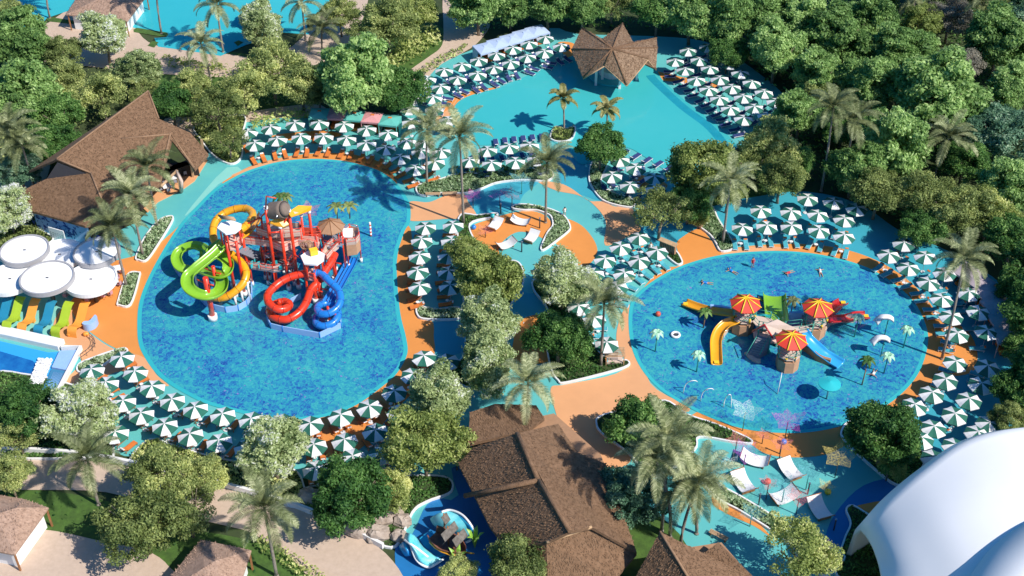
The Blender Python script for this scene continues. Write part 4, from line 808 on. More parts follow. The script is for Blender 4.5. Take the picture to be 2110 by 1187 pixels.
mb = MB(); mb.disc((g0.x, g0.y), 2.2, .35, 1.5, 20); mb.disc((g0.x, g0.y), 2.5, 1.5, 1.6, 20); mb.disc((g0.x, g0.y), .9, 1.6, 3.2, 12); mb.build('bar_counter', 'white', t)
for a, b in ((500, 1010), (600, 940), (865, 1060), (1125, 930)): mb = MB(); p = K(a, b); mb.box((p.x, p.y, 2.1), (.4, .4, 4.2)); mb.build('post', 'white', t)
for dx, dy in ((-4, 3.5), (4.2, 3), (0, 5)): mb = MB(); mb.box((g0.x+dx, g0.y+dy, 2.1), (.4, .4, 4.2)); mb.build('post', 'white', t)
# ---- big thatched roof at the bottom
t = thing('thatched_restaurant', 'largest brown thatched roof with crossing ridges at the bottom of the park', 'building')
R0 = at(1065, 893, 9.5); R1 = at(1175, 1095, 9.5); X = at(1110, 990, 9.5)
rt = [R0, at(1150, 873, 5.2), at(1192, 935, 4.8), at(1248, 955, 4.4), at(1312, 1138, 4.2), at(1219, 1086, 8), R1]
lf = [R0, X, R1, at(1126, 1118, 8), at(1045, 1130, 4.4), at(1010, 1085, 4.4), at(945, 955, 4.6), at(975, 922, 5.6)]
hp = [at(1126, 1119, 7.4), at(1219, 1087, 7.4), at(1312, 1140, 3.8), at(1268, 1192, 3.4), at(1130, 1230, 3.0), at(1030, 1140, 3.6)]
up = [at(965, 915, 5.0), at(1062, 893, 5.2), at(1092, 884, 5.2), at(1122, 862, 5), at(1105, 835, 4.4), at(1020, 832, 4.4), at(968, 850, 4.4)]
mb = MB()
for f in (rt, lf, hp, up): panel(mb, f, .4)
mb.build('roof', 'thatch', t); straw('roof_straw', [rt, lf, hp, up], 'thatch_straw', t, 16, .15, 7)
mb = MB(); caps(mb, [(R0, X), (X, R1), (at(957, 1022, 5.4), X)], .28, 0); mb.build('ridge_cap', 'thatch', t)
mb = MB(); caps(mb, [(at(1126, 1119, 7.9), at(1219, 1087, 7.9))], .16, .1); mb.build('bamboo_ridge', 'wood_light', t)
wl = [at(985, 935), at(1140, 900), at(1235, 985), at(1290, 1150), at(1250, 1195), at(1090, 1190), at(1045, 1130), at(1010, 1060)]
mb = MB(); mb.prism([(p.x, p.y) for p in wl], 0, 3.9); mb.build('wall', 'brown_wall', t)
# ---- lower right roof
t = thing('thatched_lodge', 'steep pointed thatched roof at the bottom edge beside the leaning palms', 'building')
ap = at(1360, 1096, 9); f1 = [ap, at(1308, 1192, 4), at(1318, 1290, 3), at(1430, 1300, 3), at(1418, 1190, 7)]; f2 = [ap, at(1418, 1190, 7), at(1440, 1290, 7), at(1560, 1280, 4), at(1556, 1192, 4), at(1480, 1117, 5), at(1436, 1152, 4.4), at(1412, 1132, 5)]
mb = MB(); panel(mb, f1, .3); panel(mb, f2, .3); mb.build('roof', 'thatch', t); straw('roof_straw', [f1, f2], 'thatch_straw', t, 16, .15, 9)
mb = MB(); caps(mb, [(ap, at(1418, 1190, 7)), (at(1418, 1190, 7), at(1440, 1290, 7))], .15); mb.build('ridge_cap', 'thatch_cap', t)
mb = MB(); mb.prism([(p.x, p.y) for p in (at(1350, 1180), at(1480, 1160), at(1540, 1230), at(1540, 1300), at(1340, 1300))], 0, 3.4); mb.build('wall', 'brown_wall', t)
def hut(name, label, ridge, eaves, hw, wm='white'):
    t = thing(name, label, 'building'); mb = MB(); fs = []
    n = len(eaves)
    # hip roof: every eave edge joins the nearest ridge ends
    near = [min(range(len(ridge)), key=lambda k: (ridge[k]-e).length) for e in eaves]
    for i in range(n):
        a, b = eaves[i], eaves[(i+1) % n]; ra, rb = ridge[near[i]], ridge[near[(i+1) % n]]
        f = [a, b, rb] if ra is rb else [a, b, rb, ra]; fs.append(f)
        if len(f) == 4: mb.slab([a, b, rb, ra], .2)
        else: mb.slab([a, b, rb], .2)
    mb.build('roof', 'shingle', t)
    try: straw('roof_straw', fs, 'shingle', t, 16, .15, 5)
    except Exception: pass
    c = sum((gnd(e) for e in eaves), Vector())/n; ins = [c+(gnd(e)-c)*.84 for e in eaves]
    mb = MB(); mb.prism([(p.x, p.y) for p in ins], 0, hw); mb.build('wall', wm, t)
    for e in eaves: mb = MB(); p = c+(gnd(e)-c)*.95; mb.box((p.x, p.y, hw/2), (.18, .18, hw)); mb.build('post', 'wood', t)
    mb = MB(); k = ins[0].lerp(ins[-1], .5); mb.box((k.x, k.y, 1), (1.0, .25, 2)); mb.build('door', 'wood', t)
    return t
hut('garden_hut', 'small hut with brown shingle roof and white walls at the lower left corner', [at(-10, 1060, 4.8), at(35, 1046, 4.6)], [at(-90, 1120, 3.0), at(30, 1143, 3.0), at(100, 1046, 3.0), at(48, 1028, 3.0), at(-60, 1010, 3.0)], 2.9)
hut('garden_hut', 'brown shingle roofed hut at the bottom edge left of the lower palm', [at(420, 1170, 4.8), at(445, 1155, 4.8)], [at(300, 1250, 3.0), at(470, 1280, 3.0), at(518, 1134, 3.0), at(414, 1112, 3.0)], 2.9)
hut('pool_hut', 'brown roofed hut standing in the far pool at the upper left', [at(215, -8, 5.2), at(248, -18, 5.2)], [at(136, 30, 3.2), at(178, 33, 3.2), at(262, 44, 3.2), at(306, -14, 3.2), at(175, -30, 3.2)], 3.0)
# ---- white disc canopies
K = crop(0, 460, 3.71)
for i, (a, b, h, r, w_) in enumerate([(187, 205, 4.7, 3.15, 'back left one'), (455, 238, 3.9, 3.15, 'back middle one'), (740, 218, 4.6, 3.0, 'palm shaded back right one'), (75, 425, 3.9, 3.1, 'front left one'), (360, 417, 4.7, 3.4, 'front middle one'), (695, 428, 3.9, 3.3, 'front right one above the tables')]):
    p = K(a, b, h); t = thing('disc_canopy', 'round white flat canopy, '+w_+' of the six', 'canopy', (p.x, p.y, .06), 0, 'six round white canopies'); mb = MB()
    mb.disc((0, 0), r, h-.55, h-.06, 48); mb.build('roof_disc', 'white_shell', t)
    mb = MB(); ring_ = [Vector((r*math.cos(x*math.pi/24), r*math.sin(x*math.pi/24), 0)) for x in range(48)]; ribbon(mb, ring_, .22, h-.5, h+.12); mb.build('rim', 'rim_grey' if i % 2 == 0 else 'white', t)
    mb = MB(); mb.box((.0, 0, h-.03), (.35, .18, .06)); mb.build('drain', 'frame_dark', t)
    mb = MB(); mb.cyl((0, 0, 0), (0, 0, h-.5), .28, 10); mb.build('column', 'frame_dark', t)
for i, (a, b, w_) in enumerate([(900, 375, 'beside the narrow sage bed'), (810, 545, 'at the front right canopy edge'), (523, 545, 'under the gap of the front canopies'), (690, 575, 'below the front right canopy'), (880, 470, 'between canopy and sage bed')]):
    p = K(a, b, .06); cafe_set(p, 'square white table '+w_, rz=.3)
    for k, (dx, dy) in enumerate(((.75, -.35), (-.1, -.85), (-.8, .2), (.2, .85))):
        chair(p+Vector((dx, dy, 0)), math.atan2(-dy, -dx)+math.pi*0, 'pink cafe chair, '+('right', 'near', 'left', 'far')[k]+' side of the white table '+w_, mat('pink_seat', (.55, .28, .33), .6))
# ---- wave daybeds
for i, (a, b, cn, m, w_) in enumerate([(20, 760, 'blue', 'blue_wave', 'leftmost, cut by the frame edge'), (110, 760, 'lime green', 'green_wave', 'second from the left'), (225, 775, 'orange', 'orange_wave', 'third from the left'), (350, 790, 'blue', 'blue_wave', 'fourth from the left'), (480, 800, 'lime green', 'green_wave', 'fifth from the left'), (605, 800, 'orange', 'orange_wave', 'rightmost beside the small grey kiosk')]):
    mm = mat(m, {'blue_wave': (.02, .22, .36), 'green_wave': (.36, .50, .03), 'orange_wave': (.85, .33, .05)}[m], .45, var=.06)
    p = K(a, b, .06); t = thing('wave_daybed', cn+' wave shaped daybed above the wave pool, '+w_, 'daybed', (p.x, p.y, .06), rad(-12), 'wave shaped daybeds')
    prof = cr([(0, -1.9, .05), (0, -1.75, .9), (0, -1.25, 1.25), (0, -.5, .85), (0, .4, .75), (0, 1.3, 1.35), (0, 2.2, 2.0), (0, 2.9, 2.1)], 4, False)
    mb = MB(); W_ = .62; vs = []
    for q in prof: vs += [(-W_, q.y, q.z), (W_, q.y, q.z), (W_, q.y, q.z-.12), (-W_, q.y, q.z-.12)]
    fs = [(j*4+k, j*4+(k+1) % 4, j*4+4+(k+1) % 4, j*4+4+k) for j in range(len(prof)-1) for k in range(4)]+[(0, 1, 2, 3), tuple(len(vs)-4+k for k in range(4))]
    mb.add(vs, fs); mb.build('seat', mm, t)
    mb = MB(); mb.tube(cr([(0, -1.0, 1.0), (0, -.9, .4), (0, -1.5, .02)], 4, False), .18, 6)
    mb.build('base', mm, t); mb = MB(); mb.box((0, .6, .35), (1.0, .5, .7)); mb.build('pedestal', mm, t)
    if i:
        p = K(a+55, b+60, 0); s = thing('pebble_stool', ('orange' if i > 2 else 'aqua')+' pebble stool right of the '+cn+' daybed, '+w_, 'stool', (p.x, p.y, .06), 0, 'pebble stools between the daybeds')
        mb = MB(); vs = []; 
        for k, (rr, z) in enumerate(((.28, 0), (.42, .18), (.40, .38), (.22, .5))): vs += [(rr*math.cos(j*math.pi/5), rr*.8*math.sin(j*math.pi/5), z) for j in range(10)]
        mb.add(vs, [(k*10+j, k*10+(j+1) % 10, k*10+10+(j+1) % 10, k*10+10+j) for k in range(3) for j in range(10)]+[tuple(range(30, 40))], 0, True); mb.build('seat', 'orange_wave' if i > 2 else 'turquoise', s)
p = K(705, 790, .06); t = thing('info_pillar', 'small grey blue kidney shaped screen beside the rightmost orange daybed', 'screen', p)
mb = MB(); P = cr([(-.9, -.7, 0), (-.2, -.9, 0), (.5, -.4, 0), (.7, .6, 0), (.3, 1.1, 0), (.1, .5, 0), (-.2, -.1, 0), (-.8, -.2, 0)], 4); mb.prism([(q.x, q.y) for q in P], 0, 1.1); mb.build('panel', 'wall_blue', t)
# low railing ladder
t = thing('railing', 'thin dark curved railing between the daybeds and the parasols', 'railing'); mb = MB(); P = cr([K(690, 880), K(730, 925), K(710, 980), K(625, 1045)], 6, False)
for z in (.5, 1.0): mb.tube([q+Vector((0, 0, z)) for q in P], .035, 5)
for q in P[::3]: mb.cyl(q, q+Vector((0, 0, 1)), .03, 5)
mb.build('rail', 'frame_dark', t)
# ---- wave pool
sheet('pool_water', [(-60, 690), (100, 728), (165, 722), (128, 800), (110, 840), (-60, 840)], .13, 'light_blue', 0)
sheet('pool_water', [(-60, 708), (68, 745), (95, 770), (80, 840), (-60, 840)], .14, 'water_wave', 0)
t = thing('pool_wall', 'thick white wall round the wave pool corner', 'wall'); mb = MB()
ribbon(mb, [at(-60, 676, 0), at(20, 692, 0), at(128, 716, 0)], 1.5, 0, .8, False); mb.build('upper_wall', 'kerb_white', t)
mb = MB(); ribbon(mb, [at(128, 722, 0), at(168, 721, 0), at(112, 830, 0)], .35, 0, .75, False); mb.build('side_wall', 'kerb_white', t)
t = thing('wave_ramp', 'pale blue ramp with grating beside the foam of the wave pool', 'ramp'); mb = MB()
mb.prism([(q.x, q.y) for q in (at(124, 728), at(162, 726), at(140, 768), at(108, 762))], .1, .45); mb.build('slab', 'wall_blue', t)
mb = MB(); mb.prism([(q.x, q.y) for q in (at(108, 764), at(138, 769), at(112, 815), at(88, 808))], .1, .36); gr = mb.build('grate', mat('grate_blue', (.06, .22, .38), .4), t)
mb = MB(); a, b, c, d = at(110, 766, .38), at(134, 770, .38), at(112, 812, .38), at(92, 806, .38)
for k in range(9): f = (k+.5)/9; mb.tube([a.lerp(b, f), d.lerp(c, f)], .03, 4)
mb.build('bar', 'wall_blue', gr)
r = random.Random(3); C = []
rng = np.random.default_rng(4); n = 5000
P = [at(u_, v_) for u_, v_ in ((78, 752), (96, 744), (106, 752), (99, 766), (90, 782), (76, 796), (68, 790), (74, 772))]
X = rng.uniform([min(p.x for p in P), min(p.y for p in P)], [max(p.x for p in P), max(p.y for p in P)], (n, 2)); X = X[inside(cr(P, 4), X+rng.normal(size=(n, 2))*.35)]; n = len(X)
RNG = rng; me = leafmesh('foam', np.column_stack([X, .2+rng.random(n)*.3]), rng.normal(size=(n, 3))*.4+np.array([0, 0, 1.4]), .16, .13, 'white'); o = bpy.data.objects.new('foam', me); COL.objects.link(o); tag(o, 'white churning foam in the wave pool', kind='stuff')
# ---- cabanas
def cabana(p, rz, label, m, grp, sz=3.0, curtain=True):
    t = thing('cabana', label, 'cabana', (p.x, p.y, .05), rz, grp); h = 2.5; s = sz/2
    mb = MB(); mb.add([(-s, -s, h), (s, -s, h), (s, s, h), (-s, s, h), (0, 0, h+.35), (-s, -s, h-.3), (s, -s, h-.3), (s, s, h-.3), (-s, s, h-.3)], [(0, 1, 4), (1, 2, 4), (2, 3, 4), (3, 0, 4), (0, 5, 6, 1), (1, 6, 7, 2), (2, 7, 8, 3), (3, 8, 5, 0)]); mb.build('roof', m, t)
    for x in (-1, 1):
        for y in (-1, 1): mb = MB(); mb.box((x*(s-.08), y*(s-.08), h/2-.1), (.12, .12, h-.2)); mb.build('post', m, t)
    for x in (-1, 1): mb = MB(); mb.box((x*(s-.05), s*.35, h/2-.15), (.06, s*1.1, h-.4)); mb.build('curtain', m, t)
    mb = MB(); mb.box((0, s-.04, h/2-.15), (sz*.9, .05, h-.4)); mb.build('curtain', m, t)
    mb = MB(); mb.box((0, .1, .3), (sz*.7, 1.6, .5)); mb.box((0, .8, .65), (sz*.7, .3, .4)); mb.build('sofa', 'cushion_orange' if m != 'canvas_white' else 'cushion_navy', t)
    mb = MB(); mb.box((0, .2, h+.30), (.55, .4, .14)); mb.build('vent', 'cushion_orange' if m in ('cab_teal', 'cab_pink') else m, t)
mat('cab_teal', (.10, .42, .36), .8, var=.08); mat('cab_pink', (.60, .27, .28), .8, var=.12, vs=3); mat('cab_grey', (.36, .30, .32), .8, var=.15, vs=2); mat('cab_white_shade', (.42, .52, .72), .7, var=.05)
for i, (u, v) in enumerate(((658, 233), (694, 234), (730, 237), (767, 241), (803, 247))):
    p = at(u, v, 2.6); cabana(p, rad(-3-i*2), ('teal', 'pink')[i % 2]+' canopied cabana, '+ORD[i]+' from left behind the large pool parasols', ('cab_teal', 'cab_pink')[i % 2], 'teal and pink cabanas')
for i, (u, v) in enumerate(((1000, 98), (1028, 88), (1055, 79), (1081, 70), (1107, 62))):
    p = at(u, v, 2.6); cabana(p, rad(27), 'white cabana, '+ORD[i]+' from left in the row above the lagoon', 'cab_white_shade', 'white cabanas', 3.3)  # white canvas tinted bluish: the shade on this row is painted in
for i, (u, v) in enumerate(((1996, 560), (2018, 578), (2038, 603), (2055, 630), (2068, 660), (2076, 690))):
    p = at(u, v, 2.6); cabana(p, rad(-50-i*8), 'grey cabana, '+ORD[i]+' from the top at the right edge', 'cab_grey', 'grey cabanas', 3.2)
# ---- white dome
t = thing('tensile_dome', 'huge white shell shaped dome at the lower right corner', 'dome')
sec = [ # foot at back, crest silhouette, shoulder, front of the shell
 [(1756, 1150, .3), (1784, 1106, 7), (1800, 1135, 7.6), (1815, 1190, 7.8), (1822, 1290, 7)],
 [(1800, 1040, .3), (1800, 1078, 8.8), (1835, 1130, 9.6), (1866, 1200, 9.6), (1885, 1320, 8.5)],
 [(1850, 1000, .3), (1838, 1033, 10.6), (1885, 1105, 11.4), (1930, 1200, 11.2), (1960, 1340, 9.5)],
 [(1930, 950, .3), (1905, 973, 12.4), (1960, 1070, 13.4), (2020, 1200, 13), (2060, 1360, 10.5)],
 [(2030, 900, .3), (1998, 908, 13.6), (2050, 1020, 14.7), (2110, 1180, 14.3), (2150, 1380, 11)],
 [(2140, 880, .3), (2112, 881, 14), (2160, 1000, 15.2), (2210, 1170, 14.8), (2250, 1380, 11)],
 [(2260, 890, .3), (2240, 885, 13), (2280, 1010, 14), (2320, 1180, 13.4), (2350, 1380, 10)],
 [(2360, 950, .3), (2350, 950, 8), (2380, 1060, 9), (2410, 1200, 8.5), (2430, 1380, 6)]]
rows = []
for s in sec:
    c = at(*s[1]); c1 = at(*s[2]); bk = (c-c1); bk.z = 0; bk.normalize()
    rows.append([c+bk*3.2+Vector((0, 0, .2-c.z)), c+bk*2.8+Vector((0, 0, -c.z*.45)), c+bk*1.6+Vector((0, 0, -c.z*.12))]+cr([c]+[at(*q) for q in s[2:]], 7, False))
cols = list(zip(*rows)); grid = [cr(list(c), 6, False) for c in cols]
mb = MB(); nr, nc = len(grid), len(grid[0]); V = [p for r_ in grid for p in r_]
mb.add(V, [(i*nc+j, i*nc+j+1, (i+1)*nc+j+1, (i+1)*nc+j) for i in range(nr-1) for j in range(nc-1)], 0, True)
o = mb.build('shell', 'white_shell', t); so_ = o.modifiers.new('thick', 'SOLIDIFY'); so_.thickness = .45; so_.offset = -1
mb = MB(); q = cr([at(1985, 1230, 13.4), at(2000, 1187, 13.9), at(2045, 1127, 14.8), at(2110, 1078, 15.5), at(2200, 1035, 15.8)], 6, False); q2 = [p+Vector((6, -5.5, 1.4)) for p in q]; q3 = [p-Vector((0, 0, 1.2)) for p in q]
m_ = len(q); mb.add(q3+q+q2, [(r_*m_+j, r_*m_+j+1, (r_+1)*m_+j+1, (r_+1)*m_+j) for r_ in range(2) for j in range(m_-1)], 0, True); o = mb.build('upper_lobe', 'white_shell', t); so_ = o.modifiers.new('thick', 'SOLIDIFY'); so_.thickness = .3
# ================================================================ WATER PLAY STRUCTURES
def gr(p, z=.08): return Vector((p.x, p.y, z))
def sect(path, sec, mb, mi=0, smooth=True, caps=True):
    """sweep a closed cross-section (x across, z up) along a path"""
    P = [Vector(p) for p in path]; m = len(P); n = len(sec); vs = []
    for i, p in enumerate(P):
        d = P[min(i+1, m-1)]-P[max(i-1, 0)]; h = Vector((d.x, d.y, 0)); h = h.normalized() if h.length > 1e-4 else Vector((1, 0, 0))
        s = Vector((-h.y, h.x, 0))
        for x, z in sec: vs.append(p+s*x+Vector((0, 0, z)))
    mb.add(vs, [(i*n+k, i*n+(k+1) % n, (i+1)*n+(k+1) % n, (i+1)*n+k) for i in range(m-1) for k in range(n)], mi, smooth)
    if caps: mb.add(vs[:n], [tuple(range(n))], mi); mb.add(vs[-n:], [tuple(range(n))[::-1]], mi)
for k_, c_ in (('yellow_paint', (.55, .22, .01)), ('red_paint', (.40, .02, .01)), ('blue_paint', (.012, .12, .42))): mat(k_+'_dark', c_, .4)
def flume(path, w, dp, m, name, parent, th=.07, lane=False):
    sec = []; N = 9
    for k in range(N): a = math.pi*k/(N-1); sec.append((-w/2*math.cos(a), -dp*math.sin(a)**.7 if 0 < k < N-1 else 0))
    out = [(x*(1+2*th/w), z-th) for x, z in sec][::-1]; out[0] = (sec[-1][0]+th, 0.0); out[-1] = (sec[0][0]-th, 0.0)
    mb = MB(); sect(cr(path, 6, False), sec+out, mb); return mb.build(name, m, parent)
def pipe(path, r, m, name, parent, ribs=True):
    P = cr(path, 7, False); mb = MB(); mb.tube(P, r, 12)
    o = mb.build(name, m, parent)
    if ribs:
        for i in range(5, len(P)-2, 6):
            mb = MB(); d = (P[i+1]-P[i-1]).normalized(); mb.tube([P[i]-d*.045, P[i]+d*.045], r*1.07, 12); mb.build('flange', m+'_dark', o)
    return o
def deck(pts, m, parent, name='deck', th=.22, posts=True, pm='red_paint', rail=True, rm='red_paint', pr=.10, foot=True, skip=(), panel_=None):
    mb = MB(); z = pts[0].z; mb.prism([(p.x, p.y) for p in pts], z-th, z); o = mb.build(name, m, parent)
    n = len(pts); c = sum(pts, Vector())/n
    if posts:
        for i, p in enumerate(pts):
            if i in skip: continue
            q = c+(p-c)*.93; mb = MB(); mb.cyl((q.x, q.y, .06), (q.x, q.y, z+(1.05 if rail else 0)), pr, 8); po = mb.build('post', pm, parent)
            if foot: mb = MB(); mb.cyl((q.x, q.y, .07), (q.x, q.y, .75), pr*2.1, 10, r2=pr*1.9); mb.build('footing', 'white', po)
    if rail:
        mb = MB()
        for i in range(n):
            if ('r', i) in skip: continue
            a, b = pts[i], pts[(i+1) % n]; L = (b-a).length
            for h in (.5, 1.05): mb.tube([a+Vector((0, 0, h)), b+Vector((0, 0, h))], .036, 5)
            k = max(1, int(L/1.3))
            for j in range(k+1): q = a.lerp(b, j/k); mb.cyl(q, q+Vector((0, 0, 1.05)), .03, 5)
        mb.build('railing', rm, parent)
    if panel_:
        mb = MB()
        for i in range(n):
            if ('r', i) in skip: continue
            a, b = pts[i], pts[(i+1) % n]; a = c+(a-c)*.985; b = c+(b-c)*.985
            d = (b-a); d.z = 0; d.normalize(); s = Vector((-d.y, d.x, 0))*.02
            mb.add([a-s+Vector((0, 0, .05)), b-s+Vector((0, 0, .05)), b-s+Vector((0, 0, .8)), a-s+Vector((0, 0, .8)), a+s+Vector((0, 0, .05)), b+s+Vector((0, 0, .05)), b+s+Vector((0, 0, .8)), a+s+Vector((0, 0, .8))], [(0, 1, 2, 3), (4, 7, 6, 5), (3, 2, 6, 7), (0, 4, 5, 1)])
        mb.build('net_panel', panel_, parent)
    return o
def coneroof(c, r, h, n, m, parent, ribm=None, rot=0, ribr=.09, name='roof', drop=.12):
    mb = MB(); rim = [c+Vector((r*math.cos(2*math.pi*k/n+rot), r*math.sin(2*math.pi*k/n+rot), -h)) for k in range(n)]
    vs = [c]+rim+[p-Vector((0, 0, drop)) for p in rim]+[c-Vector((0, 0, drop))]
    mb.add(vs, [(0, k+1, (k+1) % n+1) for k in range(n)]+[(k+1, n+k+1, n+(k+1) % n+1, (k+1) % n+1) for k in range(n)]+[(2*n+1, n+(k+1) % n+1, n+k+1) for k in range(n)]); o = mb.build(name, m, parent)
    if ribm:
        for p in rim: mb = MB(); mb.tube([c+Vector((0, 0, .04)), p+(p-c)*.04+Vector((0, 0, .04))], ribr, 5); mb.build('rib', ribm, o)
    return o
def fakepalm(base, h, label, lf='leaf_palm', sc=.28, parent=None, tm='palm_trunk'):
    t = parent or thing('spray_palm', label, 'spray palm', base, 0, 'small artificial palms')
    b = Vector((0, 0, 0)) if parent is None else base
    mb = MB(); mb.tube([b, b+Vector((.05, 0, h*.5)), b+Vector((.0, 0, h))], .09, 7, r2=.06); mb.build('trunk', tm, t)
    mb = MB()
    for k in range(7):
        a = 2*math.pi*k/7+.3; hx = Vector((math.cos(a), math.sin(a), 0)); s = Vector((-hx.y, hx.x, 0)); R = 1.0*sc/.28
        P = [b+Vector((0, 0, h)), b+Vector((0, 0, h+.22))+hx*R*.45, b+Vector((0, 0, h-.05))+hx*R*.85, b+Vector((0, 0, h-.4))+hx*R*1.05]
        W = [.06, .26, .2, .03]; vs = []
        for p, w_ in zip(P, W): vs += [p-s*w_-Vector((0, 0, .06)), p+Vector((0, 0, .03)), p+s*w_-Vector((0, 0, .06)), p-Vector((0, 0, .03))]
        mb.add(vs, [(i*4+k2, i*4+(k2+1) % 4, i*4+4+(k2+1) % 4, i*4+4+k2) for i in range(3) for k2 in range(4)])
    mb.build('leaf_head', lf, t); return t
K = crop(340, 380, 3.491)
PS = thing('water_play_tower', 'huge red framed water play tower with slides standing in the large pool', 'play structure')
# decks
deck([K(430, 395, 8.01), K(500, 350, 8.01), K(562, 372, 8.01), K(552, 432, 8.01), K(520, 462, 8.01), K(447, 470, 8.01)], 'pink_deck', PS, skip=(1, 3), pr=.2)
deck([K(560, 362, 6.60), K(700, 378, 6.60), K(850, 395, 6.60), K(1112, 412, 6.60), K(1102, 452, 6.60), K(960, 430, 6.60), K(850, 478, 6.60), K(760, 440, 6.60), K(553, 415, 6.60)], 'pink_deck', PS, 'walkway', panel_='pink_deck', skip=(0, 8, 5, ('r', 8), ('r', 3)))
deck([K(548, 545, 3.20), K(640, 530, 3.20), K(780, 520, 3.20), K(870, 525, 3.20), K(935, 562, 3.20), K(925, 598, 3.20), K(780, 626, 3.20), K(600, 598, 3.20)], 'grey_deck', PS, 'lower_deck', panel_='pink_deck', skip=(1, 3))
deck([K(690, 450, 4.76), K(830, 440, 4.76), K(880, 500, 4.76), K(710, 525, 4.76)], 'grey_deck', PS, 'middle_deck', skip=(0, 2))
deck([K(660, 345, 7.98), K(720, 310, 7.98), K(860, 305, 7.98), K(985, 315, 7.98), K(990, 360, 7.98), K(860, 372, 7.98), K(740, 372, 7.98)], 'beige', PS, 'upper_deck', panel_='beige', skip=(1, 5))
deck([K(1120, 392, 5.0), K(1190, 345, 5.0), K(1280, 372, 5.0), K(1285, 425, 5.0), K(1195, 462, 5.0), K(1135, 440, 5.0)], 'grey_deck', PS, 'round_deck', skip=(0, 4))
deck([K(975, 340, 6.80), K(1110, 350, 6.80), K(1125, 385, 6.80), K(990, 375, 6.80)], 'pink_deck', PS, 'rear_walkway', panel_='rail_pink', skip=(0, 2))
deck([K(1160, 470, 4.6), K(1215, 420, 4.8), K(1250, 450, 4.6), K(1165, 545, 4.2), K(1130, 530, 4.2)], 'beige', PS, 'ramp_deck', panel_='beige', skip=(0, 2, 3))
deck([K(1000, 612, 3.7), K(1085, 600, 3.7), K(1098, 640, 3.7), K(1080, 690, 3.7), K(1010, 675, 3.7)], 'pink_deck', PS, 'slide_deck', skip=(0,), pr=.16)
# stairs on the lower level
mb = MB()
for k in range(7): p = K(560+k*18, 470+k*8, 6.2-k*.42); mb.box(p, (.55, 1.5, .1), rz=-.4)
mb.build('stair', 'grey_deck', PS)
mb = MB()
for k in range(8): p = K(850-k*9, 350+k*14, 7.9-k*.38); mb.box(p, (1.3, .4, .08), rz=.2)
mb.build('stair', 'beige', PS)
mb = MB()
for k in range(6): p = K(860+k*12, 545-k*16, 3.5+k*.5); mb.box(p, (1.4, .4, .08), rz=-.5)
mb.build('stair', 'pink_deck', PS)
# climbing nets and small panels
mb = MB(); r = random.Random(8)
for k in range(16): p = K(r.uniform(690, 850), r.uniform(455, 520), 3.5+r.random()*.8); mb.box(p, (.5, .35, .5), rz=r.uniform(0, 3))
mb.build('play_panel', 'bright_yellow', PS)
mb = MB()
for k in range(12): p = K(r.uniform(620, 920), r.uniform(545, 600), 3.7); mb.box(p, (.45, .1, .55), rz=r.uniform(0, 3))
mb.build('play_panel', 'turquoise', PS)
# tall red columns
for a, b, h, rr in ((725, 175, 13.2, .21), (832, 315, 10.4, .19), (890, 195, 12.8, .21), (980, 230, 10.5, .16), (1037, 205, 10.8, .17), (690, 230, 10.6, .15)):
    p = K(a, b, h); mb = MB(); mb.cyl((p.x, p.y, .06), (p.x, p.y, h), rr, 10); o = mb.build('column', 'red_paint', PS)
    mb = MB(); mb.cyl((p.x, p.y, .07), (p.x, p.y, .8), rr*1.7, 12); mb.build('footing', 'white', o)
    mb = MB(); mb.cyl((p.x, p.y, h), (p.x, p.y, h+.3), rr*1.5, 10); mb.build('cap', 'white', o)
a, b = K(725, 175, 13.2), K(890, 195, 12.8)
mb = MB(); mb.tube([K(725, 175, 13.4), K(728, 85, 15.5), K(800, 100, 15.1)], .11, 7); mb.build('hoist_frame', 'rail_pink', PS)
mb = MB()
for p, q in ((K(725, 200, 12.6), K(890, 215, 12.3)), (K(832, 320, 10.2), K(890, 215, 12.3)), (K(690, 235, 10.4), K(725, 200, 12.6)), (K(832, 340, 9.8), K(740, 350, 9.8)), (K(560, 300, 9.6), K(690, 235, 10.4))): mb.tube([p, q], .12, 7)
for a_, b_ in ((770, 540), (850, 600), (930, 560)): mb.tube([K(a_, b_, 3.3), K(a_+60, b_-90, 6.4)], .05, 5); mb.tube([K(a_, b_-60, 6.4), K(a_+80, b_, 3.3)], .05, 5)
mb.build('brace', 'red_paint', PS)
# tipping bucket
c = K(815, 185, 12.7); ax = Vector((.75, -.35, .35)).normalized(); mb = MB()
mb.tube([c-ax*1.15, c-ax*.95, c-ax*.3, c+ax*.5, c+ax*1.1], 1.15, 16, r2=1.15); 
mb.tube([c+ax*1.1, c+ax*1.5, c+ax*1.75], 1.1, 16, r2=.3); mb.build('tipping_bucket', mat('bucket_brown', (.20, .15, .12), .9, var=.15, vs=2), PS)
mb = MB(); mb.tube([c-Vector((0, 1.5, 0)), c+Vector((0, 1.5, 0))], .1, 6); mb.build('bucket_axle', 'steel', PS)
